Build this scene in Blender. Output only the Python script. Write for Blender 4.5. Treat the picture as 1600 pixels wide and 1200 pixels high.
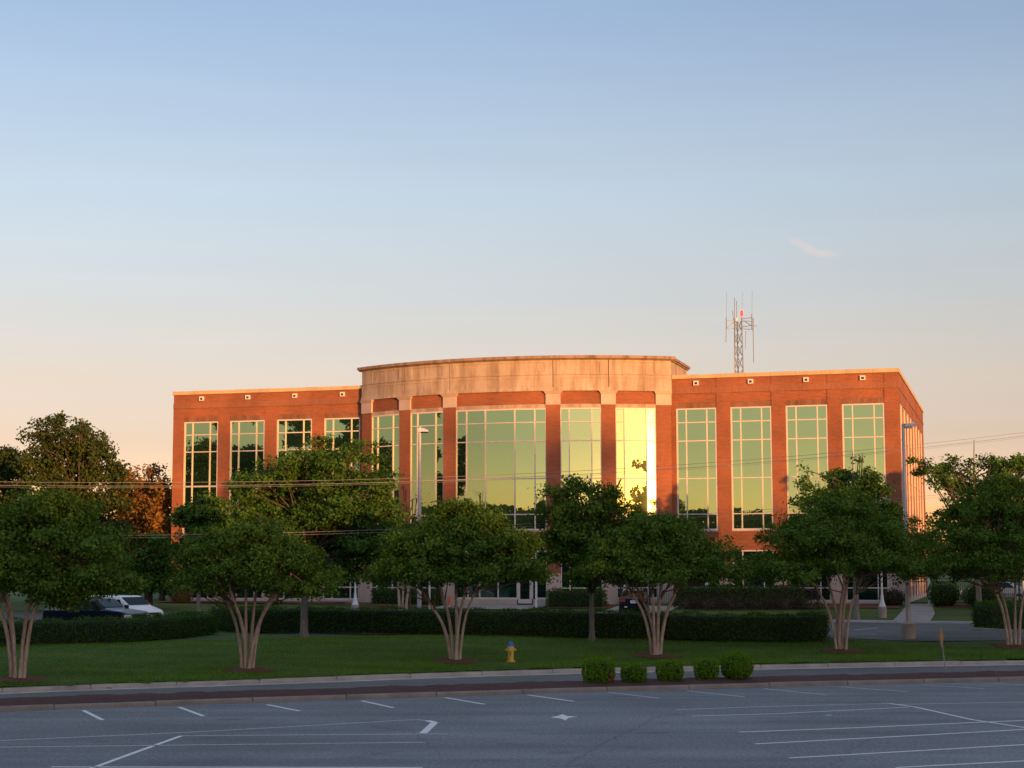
import bpy, math
import numpy as np
from mathutils import Matrix, Vector

for o in list(bpy.data.objects):
    bpy.data.objects.remove(o)
sc = bpy.context.scene
COL = sc.collection
R = math.radians
rng = np.random.default_rng(7)

# ---------------------------------------------------------------- camera, sky, sun, exposure
F, PITCH, ROLL, HC = 2700.0, 0.1045, 0.0022, 4.2
cam = bpy.data.cameras.new('camera')
cam_o = bpy.data.objects.new('camera', cam)
COL.objects.link(cam_o)
sc.camera = cam_o
cam.sensor_width = 36.0
cam.lens = F / 1600.0 * 36.0
cam.clip_start, cam.clip_end = 0.5, 4000.0
_xc = Vector((1, 0, 0)); _yc = Vector((0, -math.sin(PITCH), math.cos(PITCH))); _f = Vector((0, math.cos(PITCH), math.sin(PITCH)))
_r = _xc * math.cos(ROLL) - _yc * math.sin(ROLL)
_u = _xc * math.sin(ROLL) + _yc * math.cos(ROLL)
_m = Matrix((_r, _u, -_f)).transposed().to_4x4()
_m.translation = (0, 0, HC)
cam_o.matrix_world = _m

SUN_AZ, SUN_EL = 27.5, 2.5          # degrees right of straight behind the camera, and up
world = bpy.data.worlds.new('World'); sc.world = world; world.use_nodes = True
wn, wl = world.node_tree.nodes, world.node_tree.links
bg = wn['Background']; bg.inputs[1].default_value = 0.15
sky = wn.new('ShaderNodeTexSky'); sky.sky_type = 'NISHITA'; sky.sun_disc = False
sky.sun_elevation = R(SUN_EL); sky.sun_rotation = R(180 - SUN_AZ)
sky.air_density, sky.dust_density, sky.ozone_density, sky.altitude = 1.0, 0.45, 2.0, 100
tc = wn.new('ShaderNodeTexCoord'); sx = wn.new('ShaderNodeSeparateXYZ'); wl.new(tc.outputs['Generated'], sx.inputs[0])
asn = wn.new('ShaderNodeMath'); asn.operation = 'ARCSINE'; wl.new(sx.outputs[2], asn.inputs[0])
dv = wn.new('ShaderNodeMath'); dv.operation = 'DIVIDE'; dv.inputs[1].default_value = math.pi / 2; wl.new(asn.outputs[0], dv.inputs[0])
ramp = wn.new('ShaderNodeValToRGB'); wl.new(dv.outputs[0], ramp.inputs[0])
SKY_RAMP = [(0.0, (0.4125, 0.3375, 0.55)), (0.0222, (0.405, 0.3125, 0.525)), (0.0444, (0.3167, 0.2325, 0.3264)), (0.0667, (0.3548, 0.2417, 0.2734)), (0.0889, (0.3696, 0.2574, 0.2696)), (0.1111, (0.3876, 0.279, 0.2842)), (0.1389, (0.4023, 0.2992, 0.2981)), (0.1722, (0.3902, 0.2955, 0.2992)), (0.2056, (0.3542, 0.284, 0.3028)), (0.3111, (0.549, 0.4069, 0.3777)), (0.5, (1.0, 0.6768, 0.5327)), (1.0, (1.0, 0.75, 0.7))]  #RAMP
while len(ramp.color_ramp.elements) < len(SKY_RAMP): ramp.color_ramp.elements.new(0.5)
for el, (e_, c_) in zip(ramp.color_ramp.elements, SKY_RAMP):
    el.position = e_; el.color = (*c_, 1)
mul = wn.new('ShaderNodeMix'); mul.data_type = 'RGBA'; mul.blend_type = 'MULTIPLY'; mul.inputs[0].default_value = 1
wl.new(sky.outputs[0], mul.inputs[6]); wl.new(ramp.outputs[0], mul.inputs[7])
mul2 = wn.new('ShaderNodeVectorMath'); mul2.operation = 'SCALE'; mul2.inputs[3].default_value = 4.0
wl.new(mul.outputs[2], mul2.inputs[0])
hm = wn.new('ShaderNodeMapping'); hm.inputs['Scale'].default_value = (3, 3, 34); wl.new(tc.outputs['Generated'], hm.inputs[0])
hz = wn.new('ShaderNodeTexNoise'); hz.inputs['Scale'].default_value = 1.6; hz.inputs['Detail'].default_value = 5; wl.new(hm.outputs[0], hz.inputs['Vector'])
hr = wn.new('ShaderNodeMapRange'); hr.inputs[1].default_value = .3; hr.inputs[2].default_value = .7; hr.inputs[3].default_value = 3.94; hr.inputs[4].default_value = 4.06
wl.new(hz.outputs[0], hr.inputs[0]); wl.new(hr.outputs[0], mul2.inputs[3])
# one thin wisp of cloud, a streak of noise round a fixed direction of the sky
def _dir(px, py):
    v = _r * ((px - 800) / F) + _u * ((600 - py) / F) + _f
    return v.normalized()
cd = _dir(1272, 388); ce = Vector((0.95, 0, -0.31)); ce = (ce - cd * ce.dot(cd)).normalized(); cn = cd.cross(ce)
def _dot(v):
    n = wn.new('ShaderNodeVectorMath'); n.operation = 'DOT_PRODUCT'; n.inputs[1].default_value = v
    wl.new(tc.outputs['Generated'], n.inputs[0]); return n.outputs['Value']
def _math(op, a, b=None):
    n = wn.new('ShaderNodeMath'); n.operation = op
    for i, q in enumerate((a, b)):
        if q is None: continue
        if isinstance(q, (int, float)): n.inputs[i].default_value = q
        else: wl.new(q, n.inputs[i])
    return n.outputs[0]
nz = wn.new('ShaderNodeTexNoise'); nz.inputs['Scale'].default_value = 55; nz.inputs['Detail'].default_value = 5
wl.new(tc.outputs['Generated'], nz.inputs['Vector'])
wob = _math('MULTIPLY', _math('SUBTRACT', nz.outputs[0], .5), .012)
ue = _math('DIVIDE', _dot(ce), .0175); ve = _math('DIVIDE', _math('ADD', _dot(cn), wob), .0036)
rad = _math('ADD', _math('MULTIPLY', ue, ue), _math('MULTIPLY', ve, ve))
cl = _math('MULTIPLY', _math('MAXIMUM', _math('SUBTRACT', 1.0, rad), 0.0), .42)
front = _math('GREATER_THAN', _dot(cd), .5)
cl = _math('MULTIPLY', cl, front)
cmix = wn.new('ShaderNodeMix'); cmix.data_type = 'RGBA'; wl.new(cl, cmix.inputs[0]); wl.new(mul2.outputs[0], cmix.inputs[6])
cmix.inputs[7].default_value = (2.45, 1.95, 1.75, 1)
wl.new(cmix.outputs[2], bg.inputs[0])

sun = bpy.data.lights.new('sun', 'SUN'); sun.energy = 2.8; sun.angle = R(0.9); sun.color = (1.0, 0.45, 0.10)
sun_o = bpy.data.objects.new('sun', sun); COL.objects.link(sun_o)
S = Vector((math.sin(R(SUN_AZ)) * math.cos(R(SUN_EL)), -math.cos(R(SUN_AZ)) * math.cos(R(SUN_EL)), math.sin(R(SUN_EL))))
sun_o.rotation_euler = S.to_track_quat('Z', 'Y').to_euler()
sun_o.location = (60, -100, 40)

sc.render.engine = 'CYCLES'
sc.cycles.use_denoising = True
sc.cycles.max_bounces = 6
sc.cycles.diffuse_bounces = 3
sc.cycles.transparent_max_bounces = 4
sc.cycles.sample_clamp_indirect = 8
sc.view_settings.view_transform = 'Standard'
sc.view_settings.look = 'None'
sc.view_settings.exposure = 1.22
sc.view_settings.gamma = 1
sc.view_settings.use_curve_mapping = False

# ---------------------------------------------------------------- helpers: places
FA, FZ = 0.2816, 116.78             # the facade's turn and its distance on the camera's axis
def ray(x, y):
    v = _r * ((x - 800) / F) + _u * ((600 - y) / F) + _f
    return v.x, v.y, v.z
def onz(x, y, z):
    D = ray(x, y); t = (z - HC) / D[2]; return (D[0] * t, D[1] * t)
KW = np.array([(-60, 20), (-24.3, 53.0), (-17.12, 58.47), (-13.29, 60.47), (-9.16, 62.43), (-0.02, 67.75), (11.92, 71.73), (21.65, 73.99), (39.15, 76.42), (90, 80)])
def kz(X): return np.interp(X, KW[:, 0], KW[:, 1])
def bl(x, y):
    return x * math.cos(FA) - (y - FZ) * math.sin(FA), -(x * math.sin(FA) + (y - FZ) * math.cos(FA))
def wb(t, d):
    return t * math.cos(FA) - d * math.sin(FA), FZ - t * math.sin(FA) - d * math.cos(FA)
GS = [0, .1, .18, .24, .3, .55, .8, .92, 1.0]; GZ = [.15, .45, .75, .93, .95, 1.0, 1.35, 1.62, 1.7]
def ter(x, y):
    v = (y - kz(x)) * .93
    w = np.maximum(bl(x, y)[1], 0)
    s = np.clip(v / (np.maximum(v, 0) + w + 1e-6), 0, 1)
    return np.where(v < 0, 0., np.interp(s, GS, GZ))
def gp(x, y):
    D = ray(x, y); t = 30.
    while t < 400:
        X, Y, Z = D[0] * t, D[1] * t, HC + D[2] * t
        if Z <= ter(X, Y): break
        t += .02
    return X, Y, float(ter(X, Y))

# ---------------------------------------------------------------- helpers: objects and meshes
def tag(o, label=None, cat=None, group=None, kind=None):
    if label: o['label'] = label
    if cat: o['category'] = cat
    if group: o['group'] = group
    if kind: o['kind'] = kind
    return o
def empty(name, loc, rz=0.0, **k):
    o = bpy.data.objects.new(name, None); COL.objects.link(o)
    o.location = loc; o.rotation_euler = (0, 0, rz); o.empty_display_size = .3
    return tag(o, **k)
def link(name, me, parent=None, loc=(0, 0, 0), rot=(0, 0, 0), **k):
    o = bpy.data.objects.new(name, me); COL.objects.link(o)
    o.location = loc; o.rotation_euler = rot
    if parent: o.parent = parent
    return tag(o, **k)
def copy_tree(o, parent=None):
    c = o.copy(); COL.objects.link(c)
    c.parent = parent
    for ch in list(o.children): copy_tree(ch, c)
    return c

class MB:
    """collects polygons, then builds one mesh with box-projected UVs in metres"""
    def __init__(s): s.v = []; s.f = []; s.m = []; s.n = 0
    def add(s, verts, faces, mi=0):
        b = s.n
        s.v.extend([tuple(map(float, q)) for q in verts]); s.n += len(verts)
        for f in faces: s.f.append([b + i for i in f]); s.m.append(mi)
    def box(s, x0, x1, y0, y1, z0, z1, mi=0):
        v = [(x0, y0, z0), (x1, y0, z0), (x1, y1, z0), (x0, y1, z0), (x0, y0, z1), (x1, y0, z1), (x1, y1, z1), (x0, y1, z1)]
        s.add(v, [(3, 2, 1, 0), (4, 5, 6, 7), (0, 1, 5, 4), (1, 2, 6, 5), (2, 3, 7, 6), (3, 0, 4, 7)], mi)
    def obox(s, c, ax, sx, sy, z0, z1, mi=0):
        """box turned by ax about z, centred on c=(x,y)"""
        ca, sa = math.cos(ax), math.sin(ax)
        P = [(-sx / 2, -sy / 2), (sx / 2, -sy / 2), (sx / 2, sy / 2), (-sx / 2, sy / 2)]
        P = [(c[0] + a * ca - b * sa, c[1] + a * sa + b * ca) for a, b in P]
        s.add([(*p, z0) for p in P] + [(*p, z1) for p in P], [(3, 2, 1, 0), (4, 5, 6, 7), (0, 1, 5, 4), (1, 2, 6, 5), (2, 3, 7, 6), (3, 0, 4, 7)], mi)
    def tube(s, pts, rad, n=6, mi=0, cap=True):
        pts = np.asarray(pts, float); k = len(pts)
        rad = np.broadcast_to(np.asarray(rad, float), (k,))
        V = []
        for i in range(k):
            d = pts[min(i + 1, k - 1)] - pts[max(i - 1, 0)]; d /= np.linalg.norm(d) + 1e-9
            a = np.cross(d, (0.31, .95, .05) if abs(d[2]) > .7 else (0, 0, 1)); a /= np.linalg.norm(a); b = np.cross(d, a)
            for j in range(n):
                q = 2 * math.pi * j / n
                V.append(pts[i] + rad[i] * (a * math.cos(q) + b * math.sin(q)))
        Fc = [(i * n + j, i * n + (j + 1) % n, (i + 1) * n + (j + 1) % n, (i + 1) * n + j) for i in range(k - 1) for j in range(n)]
        if cap: Fc += [tuple(range(n - 1, -1, -1)), tuple((k - 1) * n + j for j in range(n))]
        s.add(V, Fc, mi)
    def lathe(s, prof, n=16, c=(0, 0, 0), mi=0, axis='z'):
        V = []
        for (r, h) in prof:
            for j in range(n):
                q = 2 * math.pi * j / n
                p = (r * math.cos(q), r * math.sin(q), h)
                if axis == 'y': p = (p[0], -p[2], p[1])
                if axis == 'x': p = (p[2], p[1], -p[0])
                V.append((p[0] + c[0], p[1] + c[1], p[2] + c[2]))
        k = len(prof)
        Fc = [(i * n + j, i * n + (j + 1) % n, (i + 1) * n + (j + 1) % n, (i + 1) * n + j) for i in range(k - 1) for j in range(n)]
        Fc += [tuple(range(n - 1, -1, -1)), tuple((k - 1) * n + j for j in range(n))]
        s.add(V, Fc, mi)
    def arc(s, th0, th1, r0, r1, z0, z1, n=None, mi=0, th0t=None, th1t=None, r1t=None, c=(0.14, -17.3)):
        """block of a ring wall in facade coordinates (x = along, y = -outward); optional other angles/radius at its top"""
        if n is None: n = max(1, int(abs(th1 - th0) / 1.6))
        th0t = th0 if th0t is None else th0t; th1t = th1 if th1t is None else th1t; r1t = r1 if r1t is None else r1t
        V = []
        for i in range(n + 1):
            for (ta, tb, z, ro) in ((th0, th1, z0, r1), (th0t, th1t, z1, r1t)):
                q = R(ta + (tb - ta) * i / n)
                V.append((c[0] + ro * math.sin(q), -(c[1] + ro * math.cos(q)), z))
                V.append((c[0] + r0 * math.sin(q), -(c[1] + r0 * math.cos(q)), z))
        Fc = []
        for i in range(n):
            a = 4 * i; b = a + 4
            Fc += [(a, b, b + 2, a + 2), (b + 1, a + 1, a + 3, b + 3), (a + 2, b + 2, b + 3, a + 3), (a + 1, b + 1, b, a)]
        Fc += [(0, 2, 3, 1), (4 * n + 1, 4 * n + 3, 4 * n + 2, 4 * n)]
        s.add(V, Fc, mi)
    def mesh(s, name, mats, smooth=False):
        me = bpy.data.meshes.new(name)
        me.from_pydata(s.v, [], s.f)
        for m in (mats if isinstance(mats, (list, tuple)) else [mats]): me.materials.append(m)
        me.polygons.foreach_set('material_index', s.m)
        if smooth: me.polygons.foreach_set('use_smooth', [True] * len(s.f))
        uv = me.uv_layers.new(name='UVMap')
        for p in me.polygons:
            nx, ny, nzv = p.normal
            if abs(nzv) > .75: tx, ty = (1, 0), None
            else:
                l = math.hypot(nx, ny) or 1; tx, ty = (-ny / l, nx / l), 1
            for li in p.loop_indices:
                c = me.vertices[me.loops[li].vertex_index].co
                uv.data[li].uv = (c.x * tx[0] + c.y * tx[1], c.z if ty else c.y)
        me.update()
        return me
    def build(s, name, mats, parent=None, loc=(0, 0, 0), rot=(0, 0, 0), smooth=False, **k):
        return link(name, s.mesh(name, mats, smooth), parent, loc, rot, **k)

def np_mesh(name, V, Q, mats, mi=None, tint=None):
    """quads (N,4) or triangles (N,3) straight from arrays"""
    me = bpy.data.meshes.new(name)
    V = np.ascontiguousarray(V, np.float32); Q = np.ascontiguousarray(Q, np.int32); k = Q.shape[1]
    me.vertices.add(len(V)); me.vertices.foreach_set('co', V.ravel())
    me.loops.add(Q.size); me.loops.foreach_set('vertex_index', Q.ravel())
    me.polygons.add(len(Q)); me.polygons.foreach_set('loop_start', np.arange(0, Q.size, k, dtype=np.int32))
    for m in (mats if isinstance(mats, (list, tuple)) else [mats]): me.materials.append(m)
    if mi is not None: me.polygons.foreach_set('material_index', np.ascontiguousarray(mi, np.int32))
    if tint is not None:
        a = me.attributes.new('tint', 'FLOAT', 'POINT'); a.data.foreach_set('value', np.ascontiguousarray(tint, np.float32))
    me.update(calc_edges=True)
    return me

# ---------------------------------------------------------------- materials
def mat(name):
    m = bpy.data.materials.new(name); m.use_nodes = True
    nt = m.node_tree
    return m, nt, nt.nodes['Principled BSDF']
def N(nt, t, **k):
    n = nt.nodes.new(t)
    for a, b in k.items():
        if a.startswith('i_'): n.inputs[a[2:].replace('_', ' ')].default_value = b
        else: setattr(n, a, b)
    return n
def coords(nt, kind='Object', scale=(1, 1, 1), rot=(0, 0, 0)):
    t = N(nt, 'ShaderNodeTexCoord'); mp = N(nt, 'ShaderNodeMapping')
    mp.inputs['Scale'].default_value = scale; mp.inputs['Rotation'].default_value = rot
    nt.links.new(t.outputs[kind], mp.inputs[0]); return mp.outputs[0]
def noise(nt, vec, scale, detail=4, rough=.55):
    n = N(nt, 'ShaderNodeTexNoise', i_Scale=scale, i_Detail=detail, i_Roughness=rough); nt.links.new(vec, n.inputs['Vector']); return n.outputs[0]
def rampn(nt, fac, stops):
    r = N(nt, 'ShaderNodeValToRGB')
    while len(r.color_ramp.elements) < len(stops): r.color_ramp.elements.new(.5)
    for e, (p, c) in zip(r.color_ramp.elements, stops):
        e.position = p; e.color = (*c, 1) if len(c) == 3 else c
    nt.links.new(fac, r.inputs[0]); return r.outputs[0]
def mixc(nt, fac, a, b, mode='MIX'):
    n = N(nt, 'ShaderNodeMix', data_type='RGBA', blend_type=mode)
    for i, q in ((0, fac), (6, a), (7, b)):
        if isinstance(q, (int, float)): n.inputs[i].default_value = q
        elif isinstance(q, tuple): n.inputs[i].default_value = (*q, 1)
        else: nt.links.new(q, n.inputs[i])
    return n.outputs[2]
def bump(nt, b, h, strength=.4, dist=.02):
    n = N(nt, 'ShaderNodeBump'); n.inputs['Strength'].default_value = strength; n.inputs['Distance'].default_value = dist
    nt.links.new(h, n.inputs['Height']); nt.links.new(n.outputs[0], b.inputs['Normal'])
def plain(name, col, rough=.6, metal=0.0, var=.12, vs=3.0):
    m, nt, b = mat(name)
    v = noise(nt, coords(nt), vs)
    c = rampn(nt, v, [(.3, tuple(q * (1 - var) for q in col)), (.7, tuple(min(1, q * (1 + var)) for q in col))])
    nt.links.new(c, b.inputs['Base Color']); b.inputs['Roughness'].default_value = rough; b.inputs['Metallic'].default_value = metal
    return m
M = {}
def brick_mat(name, soldier=False, c1=(.36, .080, .022), c2=(.25, .05, .018), dirt=0.0):
    m, nt, b = mat(name)
    t = N(nt, 'ShaderNodeTexCoord'); mp = N(nt, 'ShaderNodeMapping'); nt.links.new(t.outputs['UV'], mp.inputs[0])
    if soldier: mp.inputs['Rotation'].default_value = (0, 0, math.pi / 2)
    br = N(nt, 'ShaderNodeTexBrick', offset=.5)
    nt.links.new(mp.outputs[0], br.inputs['Vector'])
    br.inputs['Color1'].default_value = (*c1, 1); br.inputs['Color2'].default_value = (*c2, 1); br.inputs['Mortar'].default_value = (.28, .17, .11, 1)
    br.inputs['Scale'].default_value = 1; br.inputs['Brick Width'].default_value = .32 if soldier else .24; br.inputs['Row Height'].default_value = .085
    br.inputs['Mortar Size'].default_value = .013; br.inputs['Mortar Smooth'].default_value = .2; br.inputs['Bias'].default_value = -.2
    br2 = N(nt, 'ShaderNodeTexBrick', offset=.5); nt.links.new(mp.outputs[0], br2.inputs['Vector'])
    for q, c in (('Color1', (1, 1, 1, 1)), ('Color2', (0, 0, 0, 1)), ('Mortar', (1, 1, 1, 1))): br2.inputs[q].default_value = c
    br2.inputs['Scale'].default_value = 1; br2.inputs['Brick Width'].default_value = .46; br2.inputs['Row Height'].default_value = .085; br2.inputs['Bias'].default_value = -.76
    dark = mixc(nt, br2.outputs[0], (.26, .25, .28), (1, 1, 1))
    c = mixc(nt, .85, br.outputs[0], dark, 'MULTIPLY')
    o = coords(nt, 'Object', (1, 1, 1))
    big = rampn(nt, noise(nt, o, .35, 5), [(.3, (.72, .72, .74)), (.7, (1.16, 1.13, 1.1))])
    c = mixc(nt, 1.0, c, big, 'MULTIPLY')
    if dirt:
        st = rampn(nt, noise(nt, coords(nt, 'Object', (2.2, 2.2, .5)), 1.2, 5), [(.42, (1, 1, 1)), (.68, (.45, .42, .40))])
        c = mixc(nt, dirt, c, st, 'MULTIPLY')
    nt.links.new(c, b.inputs['Base Color']); b.inputs['Roughness'].default_value = .88
    bump(nt, b, br.outputs['Fac'], -.35, .01)
    return m
M['brick'] = brick_mat('red_brick')
M['brick_soldier'] = brick_mat('soldier_brick', True, (.34, .10, .05), (.24, .07, .04))
M['brick_lintel'] = brick_mat('weathered_lintel_brick', True, (.30, .11, .065), (.2, .085, .06), .8)

def precast_mat(name, col=(.50, .385, .31), stain=.55):
    m, nt, b = mat(name)
    o = coords(nt, 'Object', (1, 1, 1))
    g = rampn(nt, noise(nt, o, .5, 6), [(.3, tuple(q * .86 for q in col)), (.7, tuple(q * 1.1 for q in col))])
    st = rampn(nt, noise(nt, coords(nt, 'Object', (1.5, 1.5, .22)), 1.3, 7, .65), [(.44, (1, 1, 1)), (.56, (.74, .66, .60)), (.72, (.42, .36, .31))])
    c = mixc(nt, stain, g, st, 'MULTIPLY')
    f = noise(nt, o, 60, 3)
    c = mixc(nt, 1.0, c, rampn(nt, f, [(.3, (.93, .93, .93)), (.7, (1.05, 1.05, 1.05))]), 'MULTIPLY')
    nt.links.new(c, b.inputs['Base Color']); b.inputs['Roughness'].default_value = .85
    bump(nt, b, f, .15, .005)
    return m
M['precast'] = precast_mat('pink_precast', stain=.8)
M['precast_clean'] = precast_mat('precast_base', (.56, .43, .37), .2)
M['cornice'] = precast_mat('stained_cornice', (.36, .25, .20), 1.0)
M['coping'] = precast_mat('tan_coping', (.58, .43, .27), .25)
M['frame'] = plain('painted_window_frame', (.66, .58, .54), .45, 0, .05)
def glass_mat(name, tint, dark, w_rough, mixf, r1=.0, blend=.25):
    m, nt, b = mat(name)
    out = nt.nodes['Material Output']
    g1 = N(nt, 'ShaderNodeBsdfGlossy', i_Roughness=r1, i_Color=(*tint, 1)); g2 = N(nt, 'ShaderNodeBsdfGlossy', i_Roughness=.12, i_Color=(*tint, 1))
    ms = N(nt, 'ShaderNodeMixShader'); ms.inputs[0].default_value = w_rough
    nt.links.new(g1.outputs[0], ms.inputs[1]); nt.links.new(g2.outputs[0], ms.inputs[2])
    nt.nodes.remove(b)
    df = N(nt, 'ShaderNodeBsdfDiffuse', i_Color=(*dark, 1))
    lw = N(nt, 'ShaderNodeLayerWeight', i_Blend=blend)
    mx = N(nt, 'ShaderNodeMixShader')
    ad = N(nt, 'ShaderNodeMath', operation='ADD', use_clamp=True); ad.inputs[1].default_value = mixf
    nt.links.new(lw.outputs['Fresnel'], ad.inputs[0]); nt.links.new(ad.outputs[0], mx.inputs[0])
    nt.links.new(df.outputs[0], mx.inputs[1]); nt.links.new(ms.outputs[0], mx.inputs[2])
    wv = noise(nt, coords(nt, 'Object', (1, 1, 1)), .5, 1)
    bp = N(nt, 'ShaderNodeBump'); bp.inputs['Strength'].default_value = .05; bp.inputs['Distance'].default_value = .02
    nt.links.new(wv, bp.inputs['Height'])
    for g in (g1, g2): nt.links.new(bp.outputs[0], g.inputs['Normal'])
    nt.links.new(mx.outputs[0], out.inputs['Surface'])
    return m
M['glass'] = glass_mat('green_reflective_glass', (.60, .80, .40), (.010, .030, .022), .055, .62)
M['glass_low'] = glass_mat('dark_green_glass', (.45, .75, .6), (.006, .016, .014), .1, .18)
M['glass_car'] = glass_mat('car_glass', (.7, .8, .9), (.004, .005, .006), .05, .02, blend=.06)
def asphalt(name, base, sc_=1.0):
    m, nt, b = mat(name)
    o = coords(nt)
    f = noise(nt, o, 45, 4, .7)
    big = noise(nt, coords(nt, 'Object', (.35, .35, 1), (0, 0, -.38)), .5, 6)
    streak = noise(nt, coords(nt, 'Object', (.12, 1.4, 1), (0, 0, -.38)), .5, 5)
    c = rampn(nt, big, [(.3, tuple(q * .78 for q in base)), (.7, tuple(q * 1.2 for q in base))])
    c = mixc(nt, 1, c, rampn(nt, streak, [(.35, (.82, .82, .83)), (.65, (1.1, 1.1, 1.1))]), 'MULTIPLY')
    c = mixc(nt, 1, c, rampn(nt, f, [(.3, (.5, .5, .51)), (.52, (1, 1, 1)), (.72, (1.8, 1.8, 1.75))]), 'MULTIPLY')
    md = noise(nt, coords(nt, 'Object', (1, 1, 1)), 11, 5, .8)
    c = mixc(nt, 1, c, rampn(nt, md, [(.36, (.55, .55, .56)), (.5, (1, 1, 1)), (.64, (1.55, 1.54, 1.5))]), 'MULTIPLY')
    oil = rampn(nt, noise(nt, coords(nt, 'Object', (.5, .9, 1), (0, 0, -.38)), .9, 4, .6), [(.60, (1, 1, 1)), (.72, (.62, .61, .60))])
    c = mixc(nt, 1, c, oil, 'MULTIPLY')
    nt.links.new(c, b.inputs['Base Color']); b.inputs['Roughness'].default_value = .9
    bump(nt, b, f, .5, .01)
    return m
M['asphalt'] = asphalt('worn_asphalt', (.182, .185, .194))
M['asphalt_road'] = asphalt('road_asphalt', (.155, .152, .146))
M['asphalt_dark'] = asphalt('drive_asphalt', (.11, .11, .112))
def paint_line(name, col, wear):
    m, nt, b = mat(name)
    o = coords(nt)
    f = noise(nt, o, 9, 6, .7)
    c = mixc(nt, rampn(nt, f, [(wear - .1, (1, 1, 1)), (wear + .12, (0, 0, 0))]), (.15, .155, .165), col)
    nt.links.new(c, b.inputs['Base Color']); b.inputs['Roughness'].default_value = .8
    return m
M['line'] = paint_line('worn_white_paint', (.74, .73, .70), .66)
M['line_faint'] = paint_line('faded_white_paint', (.52, .52, .51), .58)
M['line_blue'] = paint_line('faded_blue_paint', (.11, .19, .27), .48)
M['tar'] = plain('tar_crack_seal', (.11, .105, .095), .8)
def concrete(name, col):
    m, nt, b = mat(name)
    o = coords(nt); f = noise(nt, o, 30, 4, .7); g = noise(nt, o, 1.1, 6, .65)
    c = rampn(nt, g, [(.3, tuple(q * .7 for q in col)), (.7, tuple(q * 1.15 for q in col))])
    c = mixc(nt, 1, c, rampn(nt, f, [(.3, (.85, .85, .85)), (.7, (1.1, 1.1, 1.1))]), 'MULTIPLY')
    nt.links.new(c, b.inputs['Base Color']); b.inputs['Roughness'].default_value = .88
    bump(nt, b, f, .3, .008)
    return m
M['kerb'] = concrete('kerb_concrete', (.38, .33, .28))
M['kerb_lot'] = concrete('stained_kerb_concrete', (.25, .20, .165))
M['gutter'] = concrete('gutter_concrete', (.54, .50, .48))
M['concrete'] = concrete('walk_concrete', (.36, .33, .31))
def mulch(name, a, bcol):
    m, nt, b = mat(name)
    o = coords(nt); f = noise(nt, o, 22, 5, .75)
    c = rampn(nt, f, [(.32, a), (.55, bcol), (.72, tuple(min(1, q * 2) for q in bcol))])
    nt.links.new(c, b.inputs['Base Color']); b.inputs['Roughness'].default_value = .95
    bump(nt, b, f, 1, .05)
    return m
M['mulch'] = mulch('dark_bark_mulch', (.035, .014, .012), (.10, .042, .036))
M['straw'] = mulch('red_pine_straw', (.06, .025, .014), (.17, .065, .032))
def lawn_mat(name):
    m, nt, b = mat(name)
    o = coords(nt)
    f = noise(nt, o, 14, 5, .7)
    st = noise(nt, coords(nt, 'Object', (.12, .9, 1), (0, 0, -.36)), 1.0, 5)
    c = rampn(nt, f, [(.25, (.032, .064, .010)), (.6, (.075, .14, .02)), (.8, (.12, .19, .04))])
    c = mixc(nt, 1, c, rampn(nt, st, [(.3, (.62, .66, .62)), (.68, (1.25, 1.2, 1.1))]), 'MULTIPLY')
    nt.links.new(c, b.inputs['Base Color']); b.inputs['Roughness'].default_value = .95
    bump(nt, b, f, 1, .06)
    return m
M['lawn'] = lawn_mat('mown_lawn')
def leaf_mat(name, dark, mid, light, trans=.25, clump=1.4):
    m, nt, b = mat(name)
    out = nt.nodes['Material Output']
    a = N(nt, 'ShaderNodeAttribute', attribute_name='tint')
    n = noise(nt, coords(nt), clump, 3)
    s = N(nt, 'ShaderNodeMath', operation='MULTIPLY_ADD'); s.inputs[1].default_value = .62
    nt.links.new(a.outputs['Fac'], s.inputs[0])
    s2 = N(nt, 'ShaderNodeMath', operation='MULTIPLY'); s2.inputs[1].default_value = .38; nt.links.new(n, s2.inputs[0]); nt.links.new(s2.outputs[0], s.inputs[2])
    c = rampn(nt, s.outputs[0], [(.12, dark), (.5, mid), (.92, light)])
    nt.links.new(c, b.inputs['Base Color']); b.inputs['Roughness'].default_value = .7
    b.inputs['Specular IOR Level'].default_value = .08
    t = N(nt, 'ShaderNodeBsdfTranslucent'); nt.links.new(mixc(nt, 1, c, (1.3, 1.25, .6), 'MULTIPLY'), t.inputs[0])
    ms = N(nt, 'ShaderNodeMixShader'); ms.inputs[0].default_value = trans
    nt.links.new(b.outputs[0], ms.inputs[1]); nt.links.new(t.outputs[0], ms.inputs[2]); nt.links.new(ms.outputs[0], out.inputs['Surface'])
    return m
M['leaf_crape'] = leaf_mat('crape_myrtle_leaf', (.030, .068, .009), (.084, .158, .020), (.155, .24, .038))
M['leaf_oak'] = leaf_mat('oak_leaf', (.020, .058, .010), (.064, .142, .026), (.125, .215, .042))
M['leaf_far'] = leaf_mat('far_leaf', (.022, .042, .012), (.056, .085, .024), (.12, .13, .04), clump=.6)
M['leaf_sunlit'] = leaf_mat('sunlit_needle', (.13, .075, .02), (.26, .14, .04), (.36, .19, .06), clump=.6)  # the low sun's orange is put into this needle colour
M['leaf_yellow'] = leaf_mat('yellow_leaf', (.08, .075, .014), (.16, .14, .025), (.25, .21, .04))
M['leaf_hedge'] = leaf_mat('hedge_leaf', (.016, .048, .005), (.048, .12, .012), (.10, .20, .02), clump=2.5)
M['leaf_box'] = leaf_mat('bright_shrub_leaf', (.05, .11, .006), (.125, .25, .012), (.23, .37, .03), .4, clump=3)
M['leaf_brown'] = leaf_mat('dry_shrub_leaf', (.03, .022, .016), (.065, .055, .04), (.12, .09, .065))
M['leaf_dead'] = leaf_mat('dead_shrub_leaf', (.16, .05, .015), (.28, .10, .03), (.36, .15, .05))
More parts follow.
